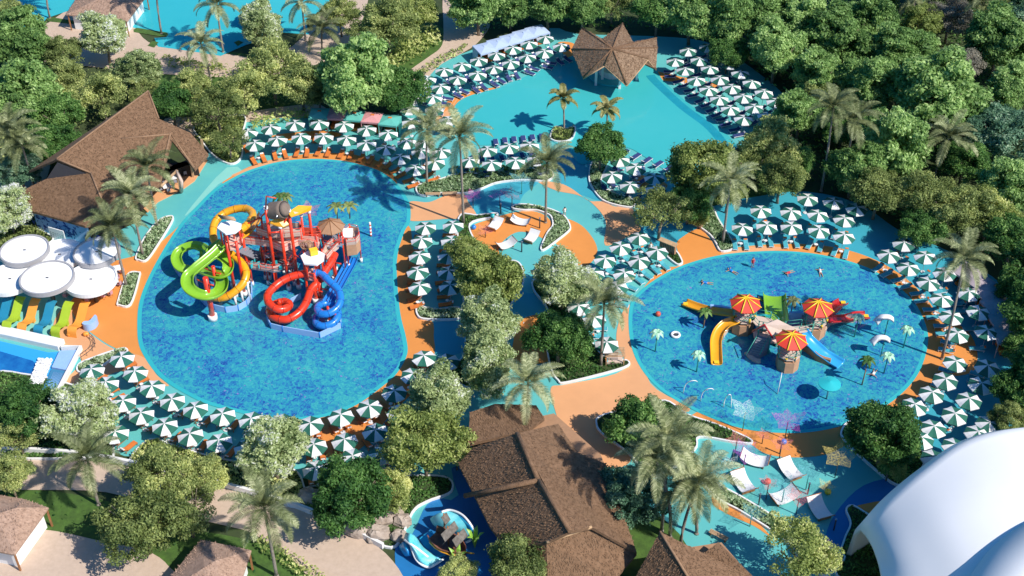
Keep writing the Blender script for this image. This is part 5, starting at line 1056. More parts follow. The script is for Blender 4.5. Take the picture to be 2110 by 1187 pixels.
# yellow shade leaves
for q in ([K(742, 272, 11.2), K(800, 245, 11.7), K(860, 238, 11.7), K(898, 250, 11.3), K(890, 285, 10.9), K(850, 305, 10.8), K(800, 295, 10.9)], [K(885, 200, 12.9), K(960, 150, 12.8), K(1055, 155, 12.0), K(1050, 182, 11.6), K(960, 215, 12.0), K(905, 232, 12.3)]):
    mb = MB(); mb.slab(q, .14); o = mb.build('shade_leaf', 'yellow_paint', PS)
    c = sum(q, Vector())/len(q)+Vector((0, 0, .03)); mb = MB(); mb.slab([c+(p-c)*.55+Vector((0, 0, .02)) for p in q], .05); mb.build('leaf_centre', 'pink_deck', o)
for q, nm in (([K(375, 312, 10.8), K(405, 272, 10.8), K(480, 258, 10.8), K(550, 283, 10.8), K(545, 312, 10.8), K(505, 345, 10.8), K(435, 355, 10.8)], 'left_roof'), ([K(975, 512, 6.6), K(1020, 480, 6.6), K(1095, 472, 6.6), K(1148, 497, 6.6), K(1142, 542, 6.6), K(1092, 577, 6.6), K(1000, 568, 6.6)], 'front_roof')):
    mb = MB(); mb.prism([(p.x, p.y) for p in q], q[0].z-.25, q[0].z); o = mb.build('roof_plate', 'white_shell', PS)
    c = sum(q, Vector())/len(q)
    mb = MB()
    for i in (0, 2, 4, 6): p = c+(q[i]-c)*.8; mb.cyl((p.x, p.y, q[0].z-2.9), (p.x, p.y, q[0].z-.2), .12, 7)
    mb.build('roof_post', 'red_paint', PS)
# timber prop on the left roof, water cannon on the front roof
mb = MB(); c = K(455, 262, 11.2)
for k in range(4): mb.tube([c+Vector((-1.4+.15*k, .9-.2*k, .2)), c+Vector((.9+.1*k, -.6-.15*k, .9))], .13, 6)
mb.build('timber_prop', 'wood_light', PS)
c = K(1040, 470, 7.0); mb = MB()
for k in range(3): mb.tube([c+Vector((.55*math.cos(a)-.6+.25*k, .15*k, .7+.6*math.sin(a))) for a in [j*math.pi/5 for j in range(11)]], .07, 5)
mb.tube([c, c+Vector((0, 0, 1))], .25, 8); mb.build('water_gun', 'brown_wall', PS)
mb = MB(); mb.box(c+Vector((.6, -.5, .1)), (1.0, .7, .8), rz=.4); mb.build('gun_crate', 'bright_yellow', PS)
# brown hexagon roof and barrel tower
coneroof(K(1185, 258, 8.4), 1.95, 1.0, 8, 'brown_wall', PS, 'wood', .2, .045, 'parasol_roof')
for dx, dy in ((-1.1, -.8), (1.1, -.8), (1.1, .9), (-1.1, .9)):
    p = K(1185, 258, 8.4); mb = MB(); mb.cyl((p.x+dx, p.y+dy, 5), (p.x+dx, p.y+dy, 7.5), .09, 6); mb.build('roof_post', 'red_paint', PS)
q = [K(1283, 425, 4.0), K(1282, 372, 4.0), K(1330, 330, 4.0), K(1390, 345, 4.0), K(1402, 395, 4.0), K(1375, 430, 4.0), K(1305, 440, 4.0)]
mb = MB(); mb.prism([(p.x, p.y) for p in q], 2.2, 3.95); mb.build('barrel_wall', 'base_tan', PS)
deck([p+Vector((0, 0, .08)) for p in q], 'beige', PS, 'barrel_deck', .1, pr=.1, panel_='beige', skip=(1, 3, 5))
mb = MB(); mb.box(K(1310, 350, 5.2), (1.5, 1.5, .12), rx=.3); mb.build('white_board', 'white', PS)
for a, b in ((1240, 250), (1330, 245)): fakepalm(K(a, b, 4.0) if 0 else K(a, b, 5.2), 2.2, '', 'leaf_olive', .38, PS)
fakepalm(K(850, 235, 8.0), 3.4, '', 'leaf_dark', .36, PS)
fakepalm(K(880, 235, 8.0), 3.4, '', 'leaf_olive', .34, PS)
# slides
pipe([K(540, 330, 9.45), K(590, 290, 9.45), K(632, 225, 9.15), K(600, 180, 8.85), K(520, 175, 8.55), K(430, 205, 8.10), K(365, 265, 7.65), K(345, 340, 7.05), K(360, 410, 6.45), K(420, 460, 5.85), K(490, 510, 5.10), K(555, 570, 4.50), K(585, 640, 3.90), K(560, 715, 3.15), K(490, 780, 2.40), K(420, 815, 1.80), K(350, 815, 1.35)], .52, 'yellow_paint', 'tube_slide', PS)
flume([K(530, 370, 8.25), K(590, 330, 7.95), K(640, 270, 7.65), K(655, 235, 7.35), K(640, 200, 7.20)], 1.2, .5, 'yellow_paint', 'open_slide', PS)
o = flume([K(425, 410, 8.40), K(375, 465, 7.95), K(300, 530, 7.50), K(225, 590, 7.05), K(165, 650, 6.45), K(165, 725, 6.00), K(225, 775, 5.55), K(310, 790, 5.25), K(390, 755, 4.95), K(410, 690, 4.65), K(370, 640, 4.35), K(290, 615, 4.05), K(215, 590, 3.75)], 1.5, .65, 'green_paint', 'open_slide', PS)
flume([K(390, 415, 7.75), K(330, 470, 6.82), K(420, 520, 6.20), K(455, 570, 5.74), K(430, 630, 5.27), K(360, 640, 4.81), K(270, 600, 4.34), K(290, 500, 4.19), K(270, 450, 3.88), K(200, 430, 3.56), K(115, 460, 3.10), K(80, 520, 2.63), K(105, 585, 2.17), K(165, 605, 1.86)], 1.35, .6, 'green_paint', 'open_slide', PS)
pipe([K(1005, 640, 4.1), K(940, 655, 4.0), K(870, 680, 3.8), K(800, 725, 3.5), K(742, 790, 3.2), K(745, 850, 2.9), K(800, 895, 2.7), K(860, 895, 2.5), K(895, 870, 2.3), K(870, 845, 2.1), K(815, 850, 1.9)], .52, 'red_paint', 'tube_slide', PS)
pipe([K(1222, 500, 4.2), K(1195, 560, 3.9), K(1150, 625, 3.5), K(1110, 690, 3.1), K(1050, 760, 2.7), K(1015, 850, 2.2), K(960, 925, 1.8), K(880, 970, 1.5), K(800, 965, 1.3), K(755, 930, 1.1), K(760, 880, 1.0), K(820, 850, .9)], .52, 'red_paint', 'tube_slide', PS)
pipe([K(1070, 640, 4.2), K(1120, 640, 4.2), K(1185, 700, 4.0), K(1245, 760, 3.6), K(1262, 830, 3.2), K(1235, 890, 2.8), K(1170, 930, 2.5), K(1110, 925, 2.3), K(1100, 880, 2.1), K(1160, 855, 1.9), K(1225, 880, 1.7), K(1245, 940, 1.5), K(1210, 995, 1.2), K(1140, 1020, 1.0), K(1090, 1000, .9), K(1085, 950, .8)], .50, 'blue_paint', 'tube_slide', PS)
for s in (-14, 18): flume([K(1175+s, 835, 2.6), K(1220+s, 760, 2.2), K(1275+s, 660, 1.4), K(1330+s, 560, .8), K(1345+s, 515, .7)], .95, .32, 'blue_paint', 'open_slide', PS)

for a, b, h, rr in ((290, 672, 7.1, .36), (345, 590, 5.6, .25), (820, 830, 2.6, .18), (1170, 880, 3.1, .16), (1075, 720, 3.2, .3), (1110, 705, 3.4, .3), (1210, 520, 4.2, .28)):
    p = K(a, b, h); mb = MB(); mb.cyl((p.x, p.y, .06), (p.x, p.y, h), rr, 10); o = mb.build('slide_column', 'red_paint', PS)
    mb = MB(); mb.cyl((p.x, p.y, .07), (p.x, p.y, .9), rr*1.7, 12); mb.build('footing', 'white', o)
    for dx, dy in ((-1.0, .4), (.8, -.5)): mb = MB(); mb.tube([(p.x, p.y, h-1.0), (p.x+dx*1.3, p.y+dy*1.3, h-.7)], .1, 6); mb.build('bracket', 'red_paint', o)
for a, b, h in ((590, 700, 3.4), (500, 800, 2.0), (545, 750, 2.7), (215, 640, 3.0)):
    p = K(a, b, h); mb = MB(); mb.cyl((p.x, p.y, .06), (p.x, p.y, h), .16, 8); mb.build('slide_post', 'white', PS)
# landing basins
for pts in ([K(62, 600), K(95, 655), K(150, 700), K(230, 800), K(280, 868), K(360, 905), K(440, 925), K(530, 912), K(590, 875), K(628, 825), K(628, 745)], [K(740, 935), K(738, 985), K(765, 1040), K(850, 1062), K(1115, 1108), K(1268, 1035), K(1266, 965)], [K(905, 865), K(980, 825)]):
    mb = MB(); ribbon(mb, [gr(p) for p in (cr(pts, 1, False) if len(pts) > 2 else pts)], .12, .06, 1.0, False); o = mb.build('basin_wall', 'wall_blue', PS)
    mb = MB()
    for p in pts: mb.cyl((p.x, p.y, .06), (p.x, p.y, 1.04), .09, 6)
    mb.build('basin_joint', 'blue_paint', o)
t = thing('spray_post', 'red and white ringed spray post right of the play tower', 'spray post', gr(K(1482, 375))); mb = MB()
for k in range(8): mb.cyl((0, 0, k*.3), (0, 0, k*.3+.3), .14, 8, mi=k % 2)
mb.build('post', ['rail_pink', 'white'], t)
for i in range(4):   # white spray arcs under the lower deck
    pass
# ---------------------------------------------------------------- splash structure in the oval pool
K = crop(1380, 580, 5.275)
SP = thing('splash_play_castle', 'low water play castle with three red and yellow roofs in the oval pool', 'play structure')
mat('roof_red', (.72, .055, .03), .5, var=.04)
def tower(a, b, nm, wall=True, hz=2.3, rotn=0):
    top = K(a, b, 5.2); q = Vector((top.x, top.y, 0)); R = 1.45
    mb = MB(); pts = [(q.x+R*math.cos(k*math.pi/4+.39), q.y+R*math.sin(k*math.pi/4+.39)) for k in range(8)]
    mb.prism(pts, .06, hz-1.0 if not wall else hz-.5); mb.build('tower_base', 'base_tan' if wall else 'beige', SP)
    deck([Vector((x, y, hz)) for x, y in pts], 'beige', SP, 'tower_deck', .12, posts=False, rm='teal_rail')
    for k in (0, 2, 4, 6): x, y = pts[k]; mb = MB(); mb.cyl((x, y, hz-.3), (x, y, 4.7), .07, 6); mb.build('tower_post', 'teal_rail', SP)
    mb = MB()
    for k in range(8):
        x, y = pts[k]; x2, y2 = pts[(k+1) % 8]
        if k % 2: mb.tube([(x, y, hz+.1), (x2, y2, hz+1.0)], .04, 4); mb.tube([(x, y, hz+1.0), (x2, y2, hz+.1)], .04, 4)
    mb.build('net', 'teal_rail', SP)
    coneroof(top+Vector((0, 0, .35)), 2.0, 1.05, 8, 'roof_red', SP, 'bright_yellow', .39, .09)
    mb = MB(); r = random.Random(a)
    for k in range(6): x, y = pts[r.randrange(8)]; mb.tube([(x*1.0, y, hz+r.random()*.6), (x, y, hz+.25+r.random()*.6)], .14, 6)
    mb.build('flower', 'bright_yellow', SP); return q
q1 = tower(830, 195, 'a'); q2 = tower(1618, 240, 'b'); q3 = tower(1330, 590, 'c')
def strip(pts, w, h0, m, name):
    mb = MB(); P = cr(pts, 4, False); ribbon(mb, [gr(p) for p in P], w, .06, h0, False); return mb.build(name, m, SP)
# gabled roof house
A_, B_ = K(1030, 470, 4.6), K(1170, 410, 4.6)
mb = MB(); mb.slab([A_, B_, K(1305, 478, 4.3), K(1420, 520, 3.6), K(1290, 560, 3.4), K(1130, 612, 3.2)], .16); mb.slab([A_, K(900, 540, 3.2), K(1010, 500, 3.6), K(1100, 430, 3.9), B_], .14); mb.build('gable_roof', 'beige', SP)
mb = MB(); mb.tube([K(895, 545, 3.25), A_, K(1120, 615, 3.2)], .13, 6); mb.build('gable_trim', 'dark_red', SP)
mb = MB(); p = K(1050, 560, 2.0); mb.box((p.x, p.y, 1.4), (3.0, 2.4, .2)); mb.box((p.x+1.6, p.y+.8, 1.3), (.2, 2.4, 2.5)); mb.build('house_deck', 'pink_deck', SP)
for a, b in ((960, 570), (1090, 640), (1180, 560), (1010, 500)): p = K(a, b, 2.4); mb = MB(); mb.box((p.x, p.y, 1.6), (.16, .16, 3.2)); mb.build('house_post', 'teal_rail', SP)
deck([K(870, 400, 2.3), K(930, 370, 2.3), K(1100, 400, 2.3), K(1180, 470, 2.3), K(1090, 520, 2.3), K(960, 500, 2.3)], 'beige', SP, 'bridge_deck', .14, pm='teal_rail', rm='teal_rail', foot=False, pr=.07)
deck([K(1240, 500, 2.3), K(1430, 480, 2.3), K(1560, 480, 2.3), K(1560, 530, 2.3), K(1400, 560, 2.3), K(1260, 570, 2.3)], 'beige', SP, 'bridge_deck', .14, pm='teal_rail', rm='teal_rail', foot=False, pr=.07)
# stairs
mb = MB()
for k in range(9): f = k/8; p = K(1020-f*110, 620+f*190, 2.2*(1-f)+.2); mb.box((p.x, p.y, p.z/2+.06), (1.5, .5, p.z), rz=-.35)
mb.build('stair', 'grey_deck', SP)
mb = MB()
for s in (-1, 1): mb.tube([K(1010+s*65, 600, 3.0), K(900+s*75, 800, 1.0)], .06, 6)
mb.build('handrail', 'teal_rail', SP)
strip([K(835, 785), K(870, 830), K(925, 870), K(985, 880)], .6, .35, 'beige', 'step_stones')
mb = MB(); p = K(1370, 390, 1.6); mb.box((p.x, p.y, 1.2), (1.9, .35, 2.6)); mb.build('climbing_wall', 'wall_blue', SP)
mb = MB(); p = K(1490, 400, 1.6); mb.box((p.x, p.y, 1.1), (1.2, 1.2, 2.2), rz=.5); mb.build('cube_wall', 'grey_deck', SP)
mb = MB(); p = K(1030, 410, 1.6); mb.box((p.x-.4, p.y, 1.5), (2.2, .2, 1.6)); mb.build('flower_panel', 'turquoise', SP)
mb = MB(); mb.disc((p.x-.4, p.y-.2), .35, 1.4, 2.1, 8); mb.build('flower', 'bright_yellow', SP)
# slides
flume([K(730, 400, 2.6), K(690, 420, 2.5), K(610, 455, 2.2), K(540, 530, 1.8), K(505, 630, 1.3), K(505, 750, .8), K(512, 880, .55)], 1.35, .45, 'yellow_paint', 'open_slide', SP)
flume([K(740, 330, 2.7), K(640, 330, 2.4), K(540, 320, 1.9), K(420, 300, 1.3), K(280, 260, .8), K(160, 215, .6)], 1.3, .45, 'yellow_paint', 'open_slide', SP)
flume([K(1165, 400, 2.4), K(1160, 330, 1.7), K(1150, 250, 1.2), K(1142, 160, .9), K(1138, 118, .9)], 2.9, .7, 'green_paint', 'wide_slide', SP)
flume([K(1440, 535, 2.6), K(1500, 610, 2.2), K(1580, 690, 1.6), K(1670, 770, 1.1), K(1760, 830, .7), K(1860, 890, .6)], 1.75, .5, 'light_blue', 'open_slide', SP)
flume([K(1700, 330, 2.7), K(1780, 290, 2.2), K(1830, 240, 1.4), K(1890, 205, .8)], 1.4, .5, 'dark_red', 'open_slide', SP)
flume([K(1720, 400, 2.7), K(1800, 395, 2.4), K(1920, 390, 1.7), K(2040, 360, 1.0), K(2150, 355, .6)], 1.3, .5, 'dark_red', 'open_slide', SP)
for a, b, c_ in ((175, 220, .72), (512, 855, .68), (1890, 205, .95), (2140, 352, .8)):
    p = K(a, b, c_); mb = MB(); mb.box(p-Vector((0, 0, .33)), (.6, .5, .1)); mb.build('slide_mat', 'bright_yellow', SP)
strip([K(735, 540), K(650, 520), K(580, 590), K(560, 640)], .5, 1.1, 'beige', 'slide_wall')
strip([K(650, 380), K(560, 365), K(430, 350)], .35, 1.5, 'wall_blue', 'slide_wall')
strip([K(1660, 600), K(1700, 500), K(1800, 450), K(1990, 440)], .5, 1.2, 'beige', 'slide_wall')
strip([K(1450, 740), K(1530, 800), K(1620, 870), K(1740, 910)], .4, 1.0, 'brown_wall', 'slide_wall')
fakepalm(K(1300, 420, .1), 3.4, 'taller artificial palm behind the green wide slide', 'leaf_palm', .34)
CP = crop(1280, 380, 3.49)
fakepalm(CP(590, 1030, .1), 2.8, 'dark artificial palm at the outer yellow slide', 'leaf_dark', .28, tm='brown_wall')
mat('leaf_mint', (.35, .62, .42), .6)
for u, v, h, w_ in ((1350, 720, 3.2, 'furthest left in the oval pool'), (1435, 762, 3.0, 'left of the white water hoops'), (1861, 712, 3.2, 'near the right end of the oval pool'), (1821, 765, 3.0, 'beside the white shell spray'), (1760, 690, 3.4, 'below the red slides')):
    fakepalm(at(u, v+4, .1), h, 'mint green spray palm '+w_, 'leaf_mint', .26, tm='teal_rail')
fakepalm(at(1776, 793, .1), 4.2, 'tall dark spray palm right of the turquoise umbrella', 'leaf_dark', .3, tm='brown_wall')
for u, v, w_ in ((1810, 733, 'left of the two mint palms'), (1818, 690, 'at the end of the lower red slide')):
    t = thing('shell_spray', 'white shell shaped spray wing '+w_, 'spray feature', at(u, v, .08)); mb = MB()
    P = cr([(-1.3, 0, 2.0), (-.6, .2, 2.8), (.4, .1, 2.9), (1.0, 0, 2.5)], 4, False); sect(P, [(-.55, 0), (-.2, .25), (.25, .25), (.55, 0), (.25, .17), (-.2, .17)], mb); mb.build('wing', 'white', t)
    mb = MB(); mb.cyl((0.3, 0, 0), (.3, 0, 2.7), .07, 6); mb.build('pole', 'teal_rail', t)
t = thing('water_umbrella', 'turquoise round mushroom spray umbrella in the oval pool', 'spray feature', at(1703, 822, .08)); mb = MB()
mb.cyl((0, 0, 0), (0, 0, 2.6), .1, 8); mb.build('pole', 'steel', t); coneroof(Vector((0, 0, 3.0)), 1.35, .4, 20, 'turquoise', t, name='canopy')
for i, (a, b, w_) in enumerate(((1035, 250, 'leftmost, tallest'), (1118, 290, 'middle'), (1215, 320, 'rightmost, slimmest'))):
    p = at(1000+a/2.437, 700+b/2.437+8, .08); t = thing('water_hoop', 'white water hoop arching over the oval pool, '+w_+' of the three', 'spray hoop', p, 0, 'white water hoops'); mb = MB(); W_ = (1.0, .9, .45)[i]
    mb.tube([(W_*math.cos(math.pi*(1-k/10)), .15*math.sin(k), 2.3*math.sin(math.pi*k/10)) for k in range(8 if i < 2 else 11)], .05, 6); mb.build('pipe', 'white', t)
t = thing('water_jet', 'thin white water jet pouring below the front red roof', 'water jet', at(1602, 812, .1)); mb = MB(); mb.tube([(0.5, 1.5, 2.2), (.3, .8, 1.9), (0, 0, 0)], .05, 5); mb.build('jet', 'white', t)
# ---- mesh flowers
def netmat(name, c, a=.16):
    m = mat(name, c, .7, alpha=a, bump=0); t = m.node_tree; b = t.nodes['Principled BSDF']
    g = t.nodes.new('ShaderNodeNewGeometry'); v = t.nodes.new('ShaderNodeTexVoronoi'); v.feature = 'DISTANCE_TO_EDGE'; v.inputs['Scale'].default_value = 3.2
    t.links.new(g.outputs['Position'], v.inputs['Vector']); l = t.nodes.new('ShaderNodeMath'); l.operation = 'LESS_THAN'; l.inputs[1].default_value = .09; t.links.new(v.outputs['Distance'], l.inputs[0])
    q = t.nodes.new('ShaderNodeMath'); q.operation = 'MULTIPLY_ADD'; q.inputs[1].default_value = .26; q.inputs[2].default_value = a*.6; t.links.new(l.outputs[0], q.inputs[0]); t.links.new(q.outputs[0], b.inputs['Alpha'])
NET = {'pink': (.75, .22, .22), 'purple': (.45, .12, .55), 'yellow': (.75, .62, .18), 'teal': (.12, .42, .48), 'white': (.75, .85, .8), 'magenta': (.6, .08, .45)}
for k, c in NET.items(): netmat('net_'+k, c)
def meshflower(p, colr, R, h, label, tilt=0, n=5, seed=0):
    R *= .85
    t = thing('mesh_flower', label, 'mesh sculpture', (p.x, p.y, .06), 0, 'netting flower sculptures'); r = random.Random(seed)
    mb = MB(); mb.cyl((0, 0, 0), (0, 0, h), .06, 6); mb.build('pole', 'teal_rail' if colr in ('teal', 'white') else 'frame_dark', t)
    for k in range(n):
        a = 2*math.pi*k/n+seed; d = Vector((math.cos(a), math.sin(a), 0)); s = Vector((-d.y, d.x, 0)); up = r.uniform(.1, .9)
        c = Vector((0, 0, h)); tip = c+d*R+Vector((0, 0, up*R*.7)); m1 = c+d*R*.5+s*R*.36+Vector((0, 0, up*R*.3)); m2 = c+d*R*.5-s*R*.36+Vector((0, 0, up*R*.3)); mid = c+d*R*.5+Vector((0, 0, up*R*.15))
        mb = MB(); mb.add([c, m1, tip, m2, mid], [(0, 1, 4), (1, 2, 4), (2, 3, 4), (3, 0, 4)]); o = mb.build('petal', 'net_'+colr, t)
        mb = MB()
        for a_, b_ in ((c, m1), (m1, tip), (tip, m2), (m2, c), (c, mid), (mid, tip)): mb.tube([a_, b_], .018, 4)
        mb.build('petal_rim', 'net_'+colr, o)
for i, (u, v, c, R, h, w_) in enumerate([(1720, 985, 'yellow', 2.6, 3.2, 'largest, at the far right of the daybed court'), (1700, 1015, 'yellow', 1.3, .8, 'small, on a yellow ball foot'), (1530, 975, 'purple', 2.0, 3.0, 'left of the daybed court'), (1512, 950, 'pink', 1.6, 3.2, 'behind the first white daybed'),
   (1605, 948, 'pink', 1.6, 2.6, 'between the two rear daybeds'), (1660, 1010, 'teal', 1.8, 2.4, 'right of the second daybed'), (1610, 1040, 'teal', 2.0, 2.4, 'between the front daybeds'), (1640, 1060, 'pink', 1.8, 2.6, 'above the last white daybed'), (1578, 1030, 'pink', 1.4, 2.6, 'left of the front daybeds'),
   (1617, 905, 'magenta', 2.5, 2.8, 'at the lower edge of the oval pool'), (1530, 888, 'white', 2.4, 3.0, 'standing beside the white water hoops'), (1030, 430, 'purple', 2.0, 2.0, 'largest west of the hammock court'), (975, 430, 'magenta', 1.7, 2.0, 'over the tan walk by the tall palm'), (1055, 440, 'pink', 1.9, 3.0, 'over the upper hammock daybed'),
   (1075, 400, 'teal', 2.4, 2.2, 'over the teal walk above the hammock court'), (1000, 490, 'pink', 1.5, 1.0, 'low beside the left hammock daybed'), (1545, 1085, 'teal', 1.8, 2.0, 'over the orange stripe at the bottom'), (1500, 985, 'white', 1.4, 2.2, 'behind the leaning palm cluster'), (1570, 915, 'pink', 1.2, 1.4, 'on the orange ring below the oval pool')]):
    meshflower(at(u, v), c, R, h, ('pale aqua' if c == 'white' else c)+' netting flower sculpture '+w_, seed=i)
p = K(1035, 285, 6.4) if 0 else crop(340, 380, 3.491)(1040, 300, 6)
meshflower(Vector((p.x, p.y, 0)), 'pink', 2.2, 8.2, 'pink netting flower rising behind the yellow shade leaves', seed=3)
for u, v, m, w_ in ((1706, 1013, 'bright_yellow', 'yellow ball foot at the mesh flowers'), (1582, 992, 'rail_pink', 'coral ball foot between the rear daybeds'), (1615, 910, 'blue_paint', 'small blue ball on the orange ring'), (1356, 647, 'rail_pink', 'pink play ball in the oval pool'), (1015, 445, 'turquoise', 'turquoise ball lamp at the hammock court'), (976, 468, 'blue_paint', 'purple blue ball at the bed tip')):
    t = thing('ball', w_, 'ball', at(u, v, .35)); mb = MB(); vs = []
    for k in range(1, 7): vs += [(.38*math.sin(k*math.pi/7)*math.cos(j*math.pi/6), .38*math.sin(k*math.pi/7)*math.sin(j*math.pi/6), .38*math.cos(k*math.pi/7)) for j in range(12)]
    mb.add(vs, [(k*12+j, k*12+(j+1) % 12, k*12+12+(j+1) % 12, k*12+12+j) for k in range(5) for j in range(12)]+[tuple(range(12)), tuple(range(60, 72))[::-1]], 0, True); mb.build('shell', m, t)
# ---- curved white daybeds
def daybed(p, rz, label, sc=1):
    t = thing('curved_daybed', label, 'daybed', (p.x, p.y, .06), rz, 'white curved daybeds'); t.scale = (sc, sc, sc); P = cr([(0, -1.6, 1.0), (0, -1.0, .5), (0, 0, .35), (0, 1.0, .55), (0, 1.8, 1.15)], 5, False)
    mb = MB(); vs = []
    for q in P: vs += [(-.95, q.y, q.z), (.95, q.y, q.z), (.95, q.y, q.z-.1), (-.95, q.y, q.z-.1)]
    mb.add(vs, [(j*4+k, j*4+(k+1) % 4, j*4+4+(k+1) % 4, j*4+4+k) for j in range(len(P)-1) for k in range(4)]+[(0, 1, 2, 3), tuple(len(vs)-4+k for k in range(4))]); mb.build('seat', 'canvas_white', t)
    for y, z in ((-1.1, .5), (1.1, .55)): mb = MB(); mb.box((0, y, z/2), (1.7, .12, z)); mb.build('leg', 'wood', t)
    for y, z in ((-1.62, 1.0), (1.82, 1.15)): mb = MB(); mb.cyl((-1.0, y, z), (1.0, y, z), .06, 6); mb.build('end_rail', 'wood', t)
for u, v, rz, w_ in ((1557, 948, 70, 'pinkish, rear left one of the lower court'), (1630, 972, 25, 'rear right one of the lower court'), (1533, 998, 22, 'leftmost of the lower court'), (1613, 1024, -65, 'front middle one of the lower court'), (1690, 1052, 18, 'front right one of the lower court'),
    (1019, 464, -28, 'left one on the orange hammock court'), (1074, 456, 75, 'upper one on the orange hammock court'), (1094, 490, -28, 'right one on the teal disc'), (1042, 504, -60, 'half hidden one under the central tree')):
    daybed(at(u, v, .4), rad(rz), 'white curved daybed, '+w_, .8 if v < 600 else .95)
for u, v, w_ in ((1508, 955, 'left of the daybed court'), (1607, 935, 'behind the rear daybeds'), (1563, 1040, 'left of the front daybeds'), (1664, 1018, 'right of the front middle daybed'), (1718, 1092, 'beside the front right daybed'), (1075, 519, 'below the right hammock daybed'), (1112, 470, 'under the tall palm'), (1032, 440, 'beside the left hammock daybed')):
    t = thing('lamp_post', 'short dark bollard post '+w_, 'bollard', at(u, v, .05), 0, 'dark bollards'); mb = MB(); mb.cyl((0, 0, 0), (0, 0, 1.7), .09, 8); mb.build('post', 'frame_dark', t); mb = MB(); mb.cyl((0, 0, 1.7), (0, 0, 1.85), .12, 8); mb.build('cap', 'steel', t)
# ---- kiosk, picnic table, benches
t = thing('wood_kiosk', 'small slatted wooden kiosk beside the teal walk and orange court', 'kiosk', at(1375, 522, .05), rad(-35)); mb = MB()
mb.box((0, 0, 1.0), (2.4, .5, 1.9)); mb.build('cabinet', 'brown_wall', t); mb = MB()
for k in range(9): mb.box((-1.1+k*.275, -.27, 1.0), (.1, .05, 1.8))
mb.build('slats', 'frame_dark', t); mb = MB(); mb.box((0, -.1, 2.0), (2.7, .9, .12)); mb.build('roof', 'wood_light', t)
t = thing('wooden_daybed', 'square wooden pergola bed beside the palm west of the oval pool', 'pergola', at(1266, 745, .05), 0); mb = MB()
for x in (-1.1, 1.1):
    for y in (-.8, .8): mb.box((x, y, .8), (.12, .12, 1.6))
for k in range(7): mb.box((0, -.8+k*.27, 1.62), (2.5, .1, .08))
mb.build('frame', 'wood_light', t); mb = MB(); mb.box((0, 0, .4), (2.0, 1.5, .3)); mb.build('mattress', 'beige', t)
for i, (u, v, L, a, w_) in enumerate(((892, 404, 2.2, 0, 'left one of two below the long sage hedge'), (927, 403, 2.2, 4, 'right one of two below the long sage hedge'), (1068, 583, 2.0, 60, 'at the teal walk under the central tree'), (1430, 466, 2.6, -35, 'on the teal walk north of the orange court'), (1480, 1108, 2.2, -35, 'at the lawn by the palm cluster'))):
    t = thing('bench', 'brown wooden bench '+w_, 'bench', at(u, v, .05), rad(a), 'wooden benches'); mb = MB()
    for k in range(4): mb.box((0, -.24+k*.16, .47), (L, .12, .05))
    mb.build('seat', 'wood_light', t)
    for s in (-1, 1): mb = MB(); mb.box((s*L*.4, 0, .22), (.1, .5, .44)); mb.build('leg', 'wood', t)
# ---- boulders
r = random.Random(12)
for i, (u, v, s, w_) in enumerate(((640, 1030, 1.5, 'leftmost one at the corner parasols'), (668, 1058, 1.3, 'beside the dark tree'), (700, 1075, 1.7, 'below the dark tree'), (742, 1092, 1.8, 'largest pale one above the footpath'), (778, 1105, 1.5, 'right of the largest one'), (790, 1075, 1.3, 'behind the footpath boulders'), (812, 1060, 1.2, 'brownish one at the boat tail'), (830, 1078, 1.1, 'touching the blue wave'), (822, 1110, 1.0, 'dark one under the boat wave'))):
    t = thing('boulder', 'grey tan boulder '+w_, 'rock', at(u, v, .0), 0, 'boulders beside the pirate boat'); mb = MB(); vs = []
    for k in range(1, 8):
        for j in range(12):
            a = j*math.pi/6; z = math.pi*k/8; f = s*(1+r.uniform(-.16, .16)); vs.append((f*math.sin(z)*math.cos(a), f*.8*math.sin(z)*math.sin(a), max(-.1, f*.75*math.cos(z)+.35)))
    mb.add(vs, [(k*12+j, k*12+(j+1) % 12, k*12+12+(j+1) % 12, k*12+12+j) for k in range(6) for j in range(12)]+[tuple(range(12))]); mb.build('stone', mat('rock', (.26, .20, .16), .9, col2=(.48, .40, .34), vs=1.2, bump=.5, bs=4), t)
# ---- pirate boat on blue waves
K = crop(800, 1030, 7.562)
sheet('deck', [(815, 1125), (850, 1100), (880, 1040), (925, 1030), (1000, 1080), (1010, 1190), (840, 1200)], .03, 'blue_deck', 4)
t = thing('pirate_boat', 'brown pirate boat with two grey sails riding sculpted turquoise waves', 'play boat')
mat('wave_cyan', (.05, .50, .60), .3, col2=(.30, .74, .78), vs=.9); mat('wave_blue', (.01, .16, .50), .25, col2=(.03, .42, .66), vs=.7)
def sheet3(rows_, m, name, th=.18):
    G = [cr([K(*q) for q in s], 5, False) for s in rows_]; cols_ = list(zip(*G)); G = [cr(list(c), 4, False) for c in cols_]; mb = MB(); nr, nc = len(G), len(G[0])
    mb.add([p for g_ in G for p in g_], [(i*nc+j, i*nc+j+1, (i+1)*nc+j+1, (i+1)*nc+j) for i in range(nr-1) for j in range(nc-1)], 0, True); o = mb.build(name, m, t); s = o.modifiers.new('thick', 'SOLIDIFY'); s.thickness = th; return o
sheet3([[(650, 290, .8), (720, 240, 1.9), (830, 190, 2.6), (930, 160, 2.3)], [(690, 380, .9), (820, 350, 1.9), (930, 300, 2.5), (1060, 200, 2.6)], [(800, 460, .8), (930, 450, 1.4), (1080, 400, 2.2), (1190, 290, 2.8)], [(900, 520, .4), (1060, 520, 1.0), (1180, 500, 1.6), (1300, 420, 2.4)], [(1100, 600, .3), (1200, 620, .5), (1260, 590, 1.0), (1345, 530, 1.4)]], 'wave_cyan', 'rear_wave')
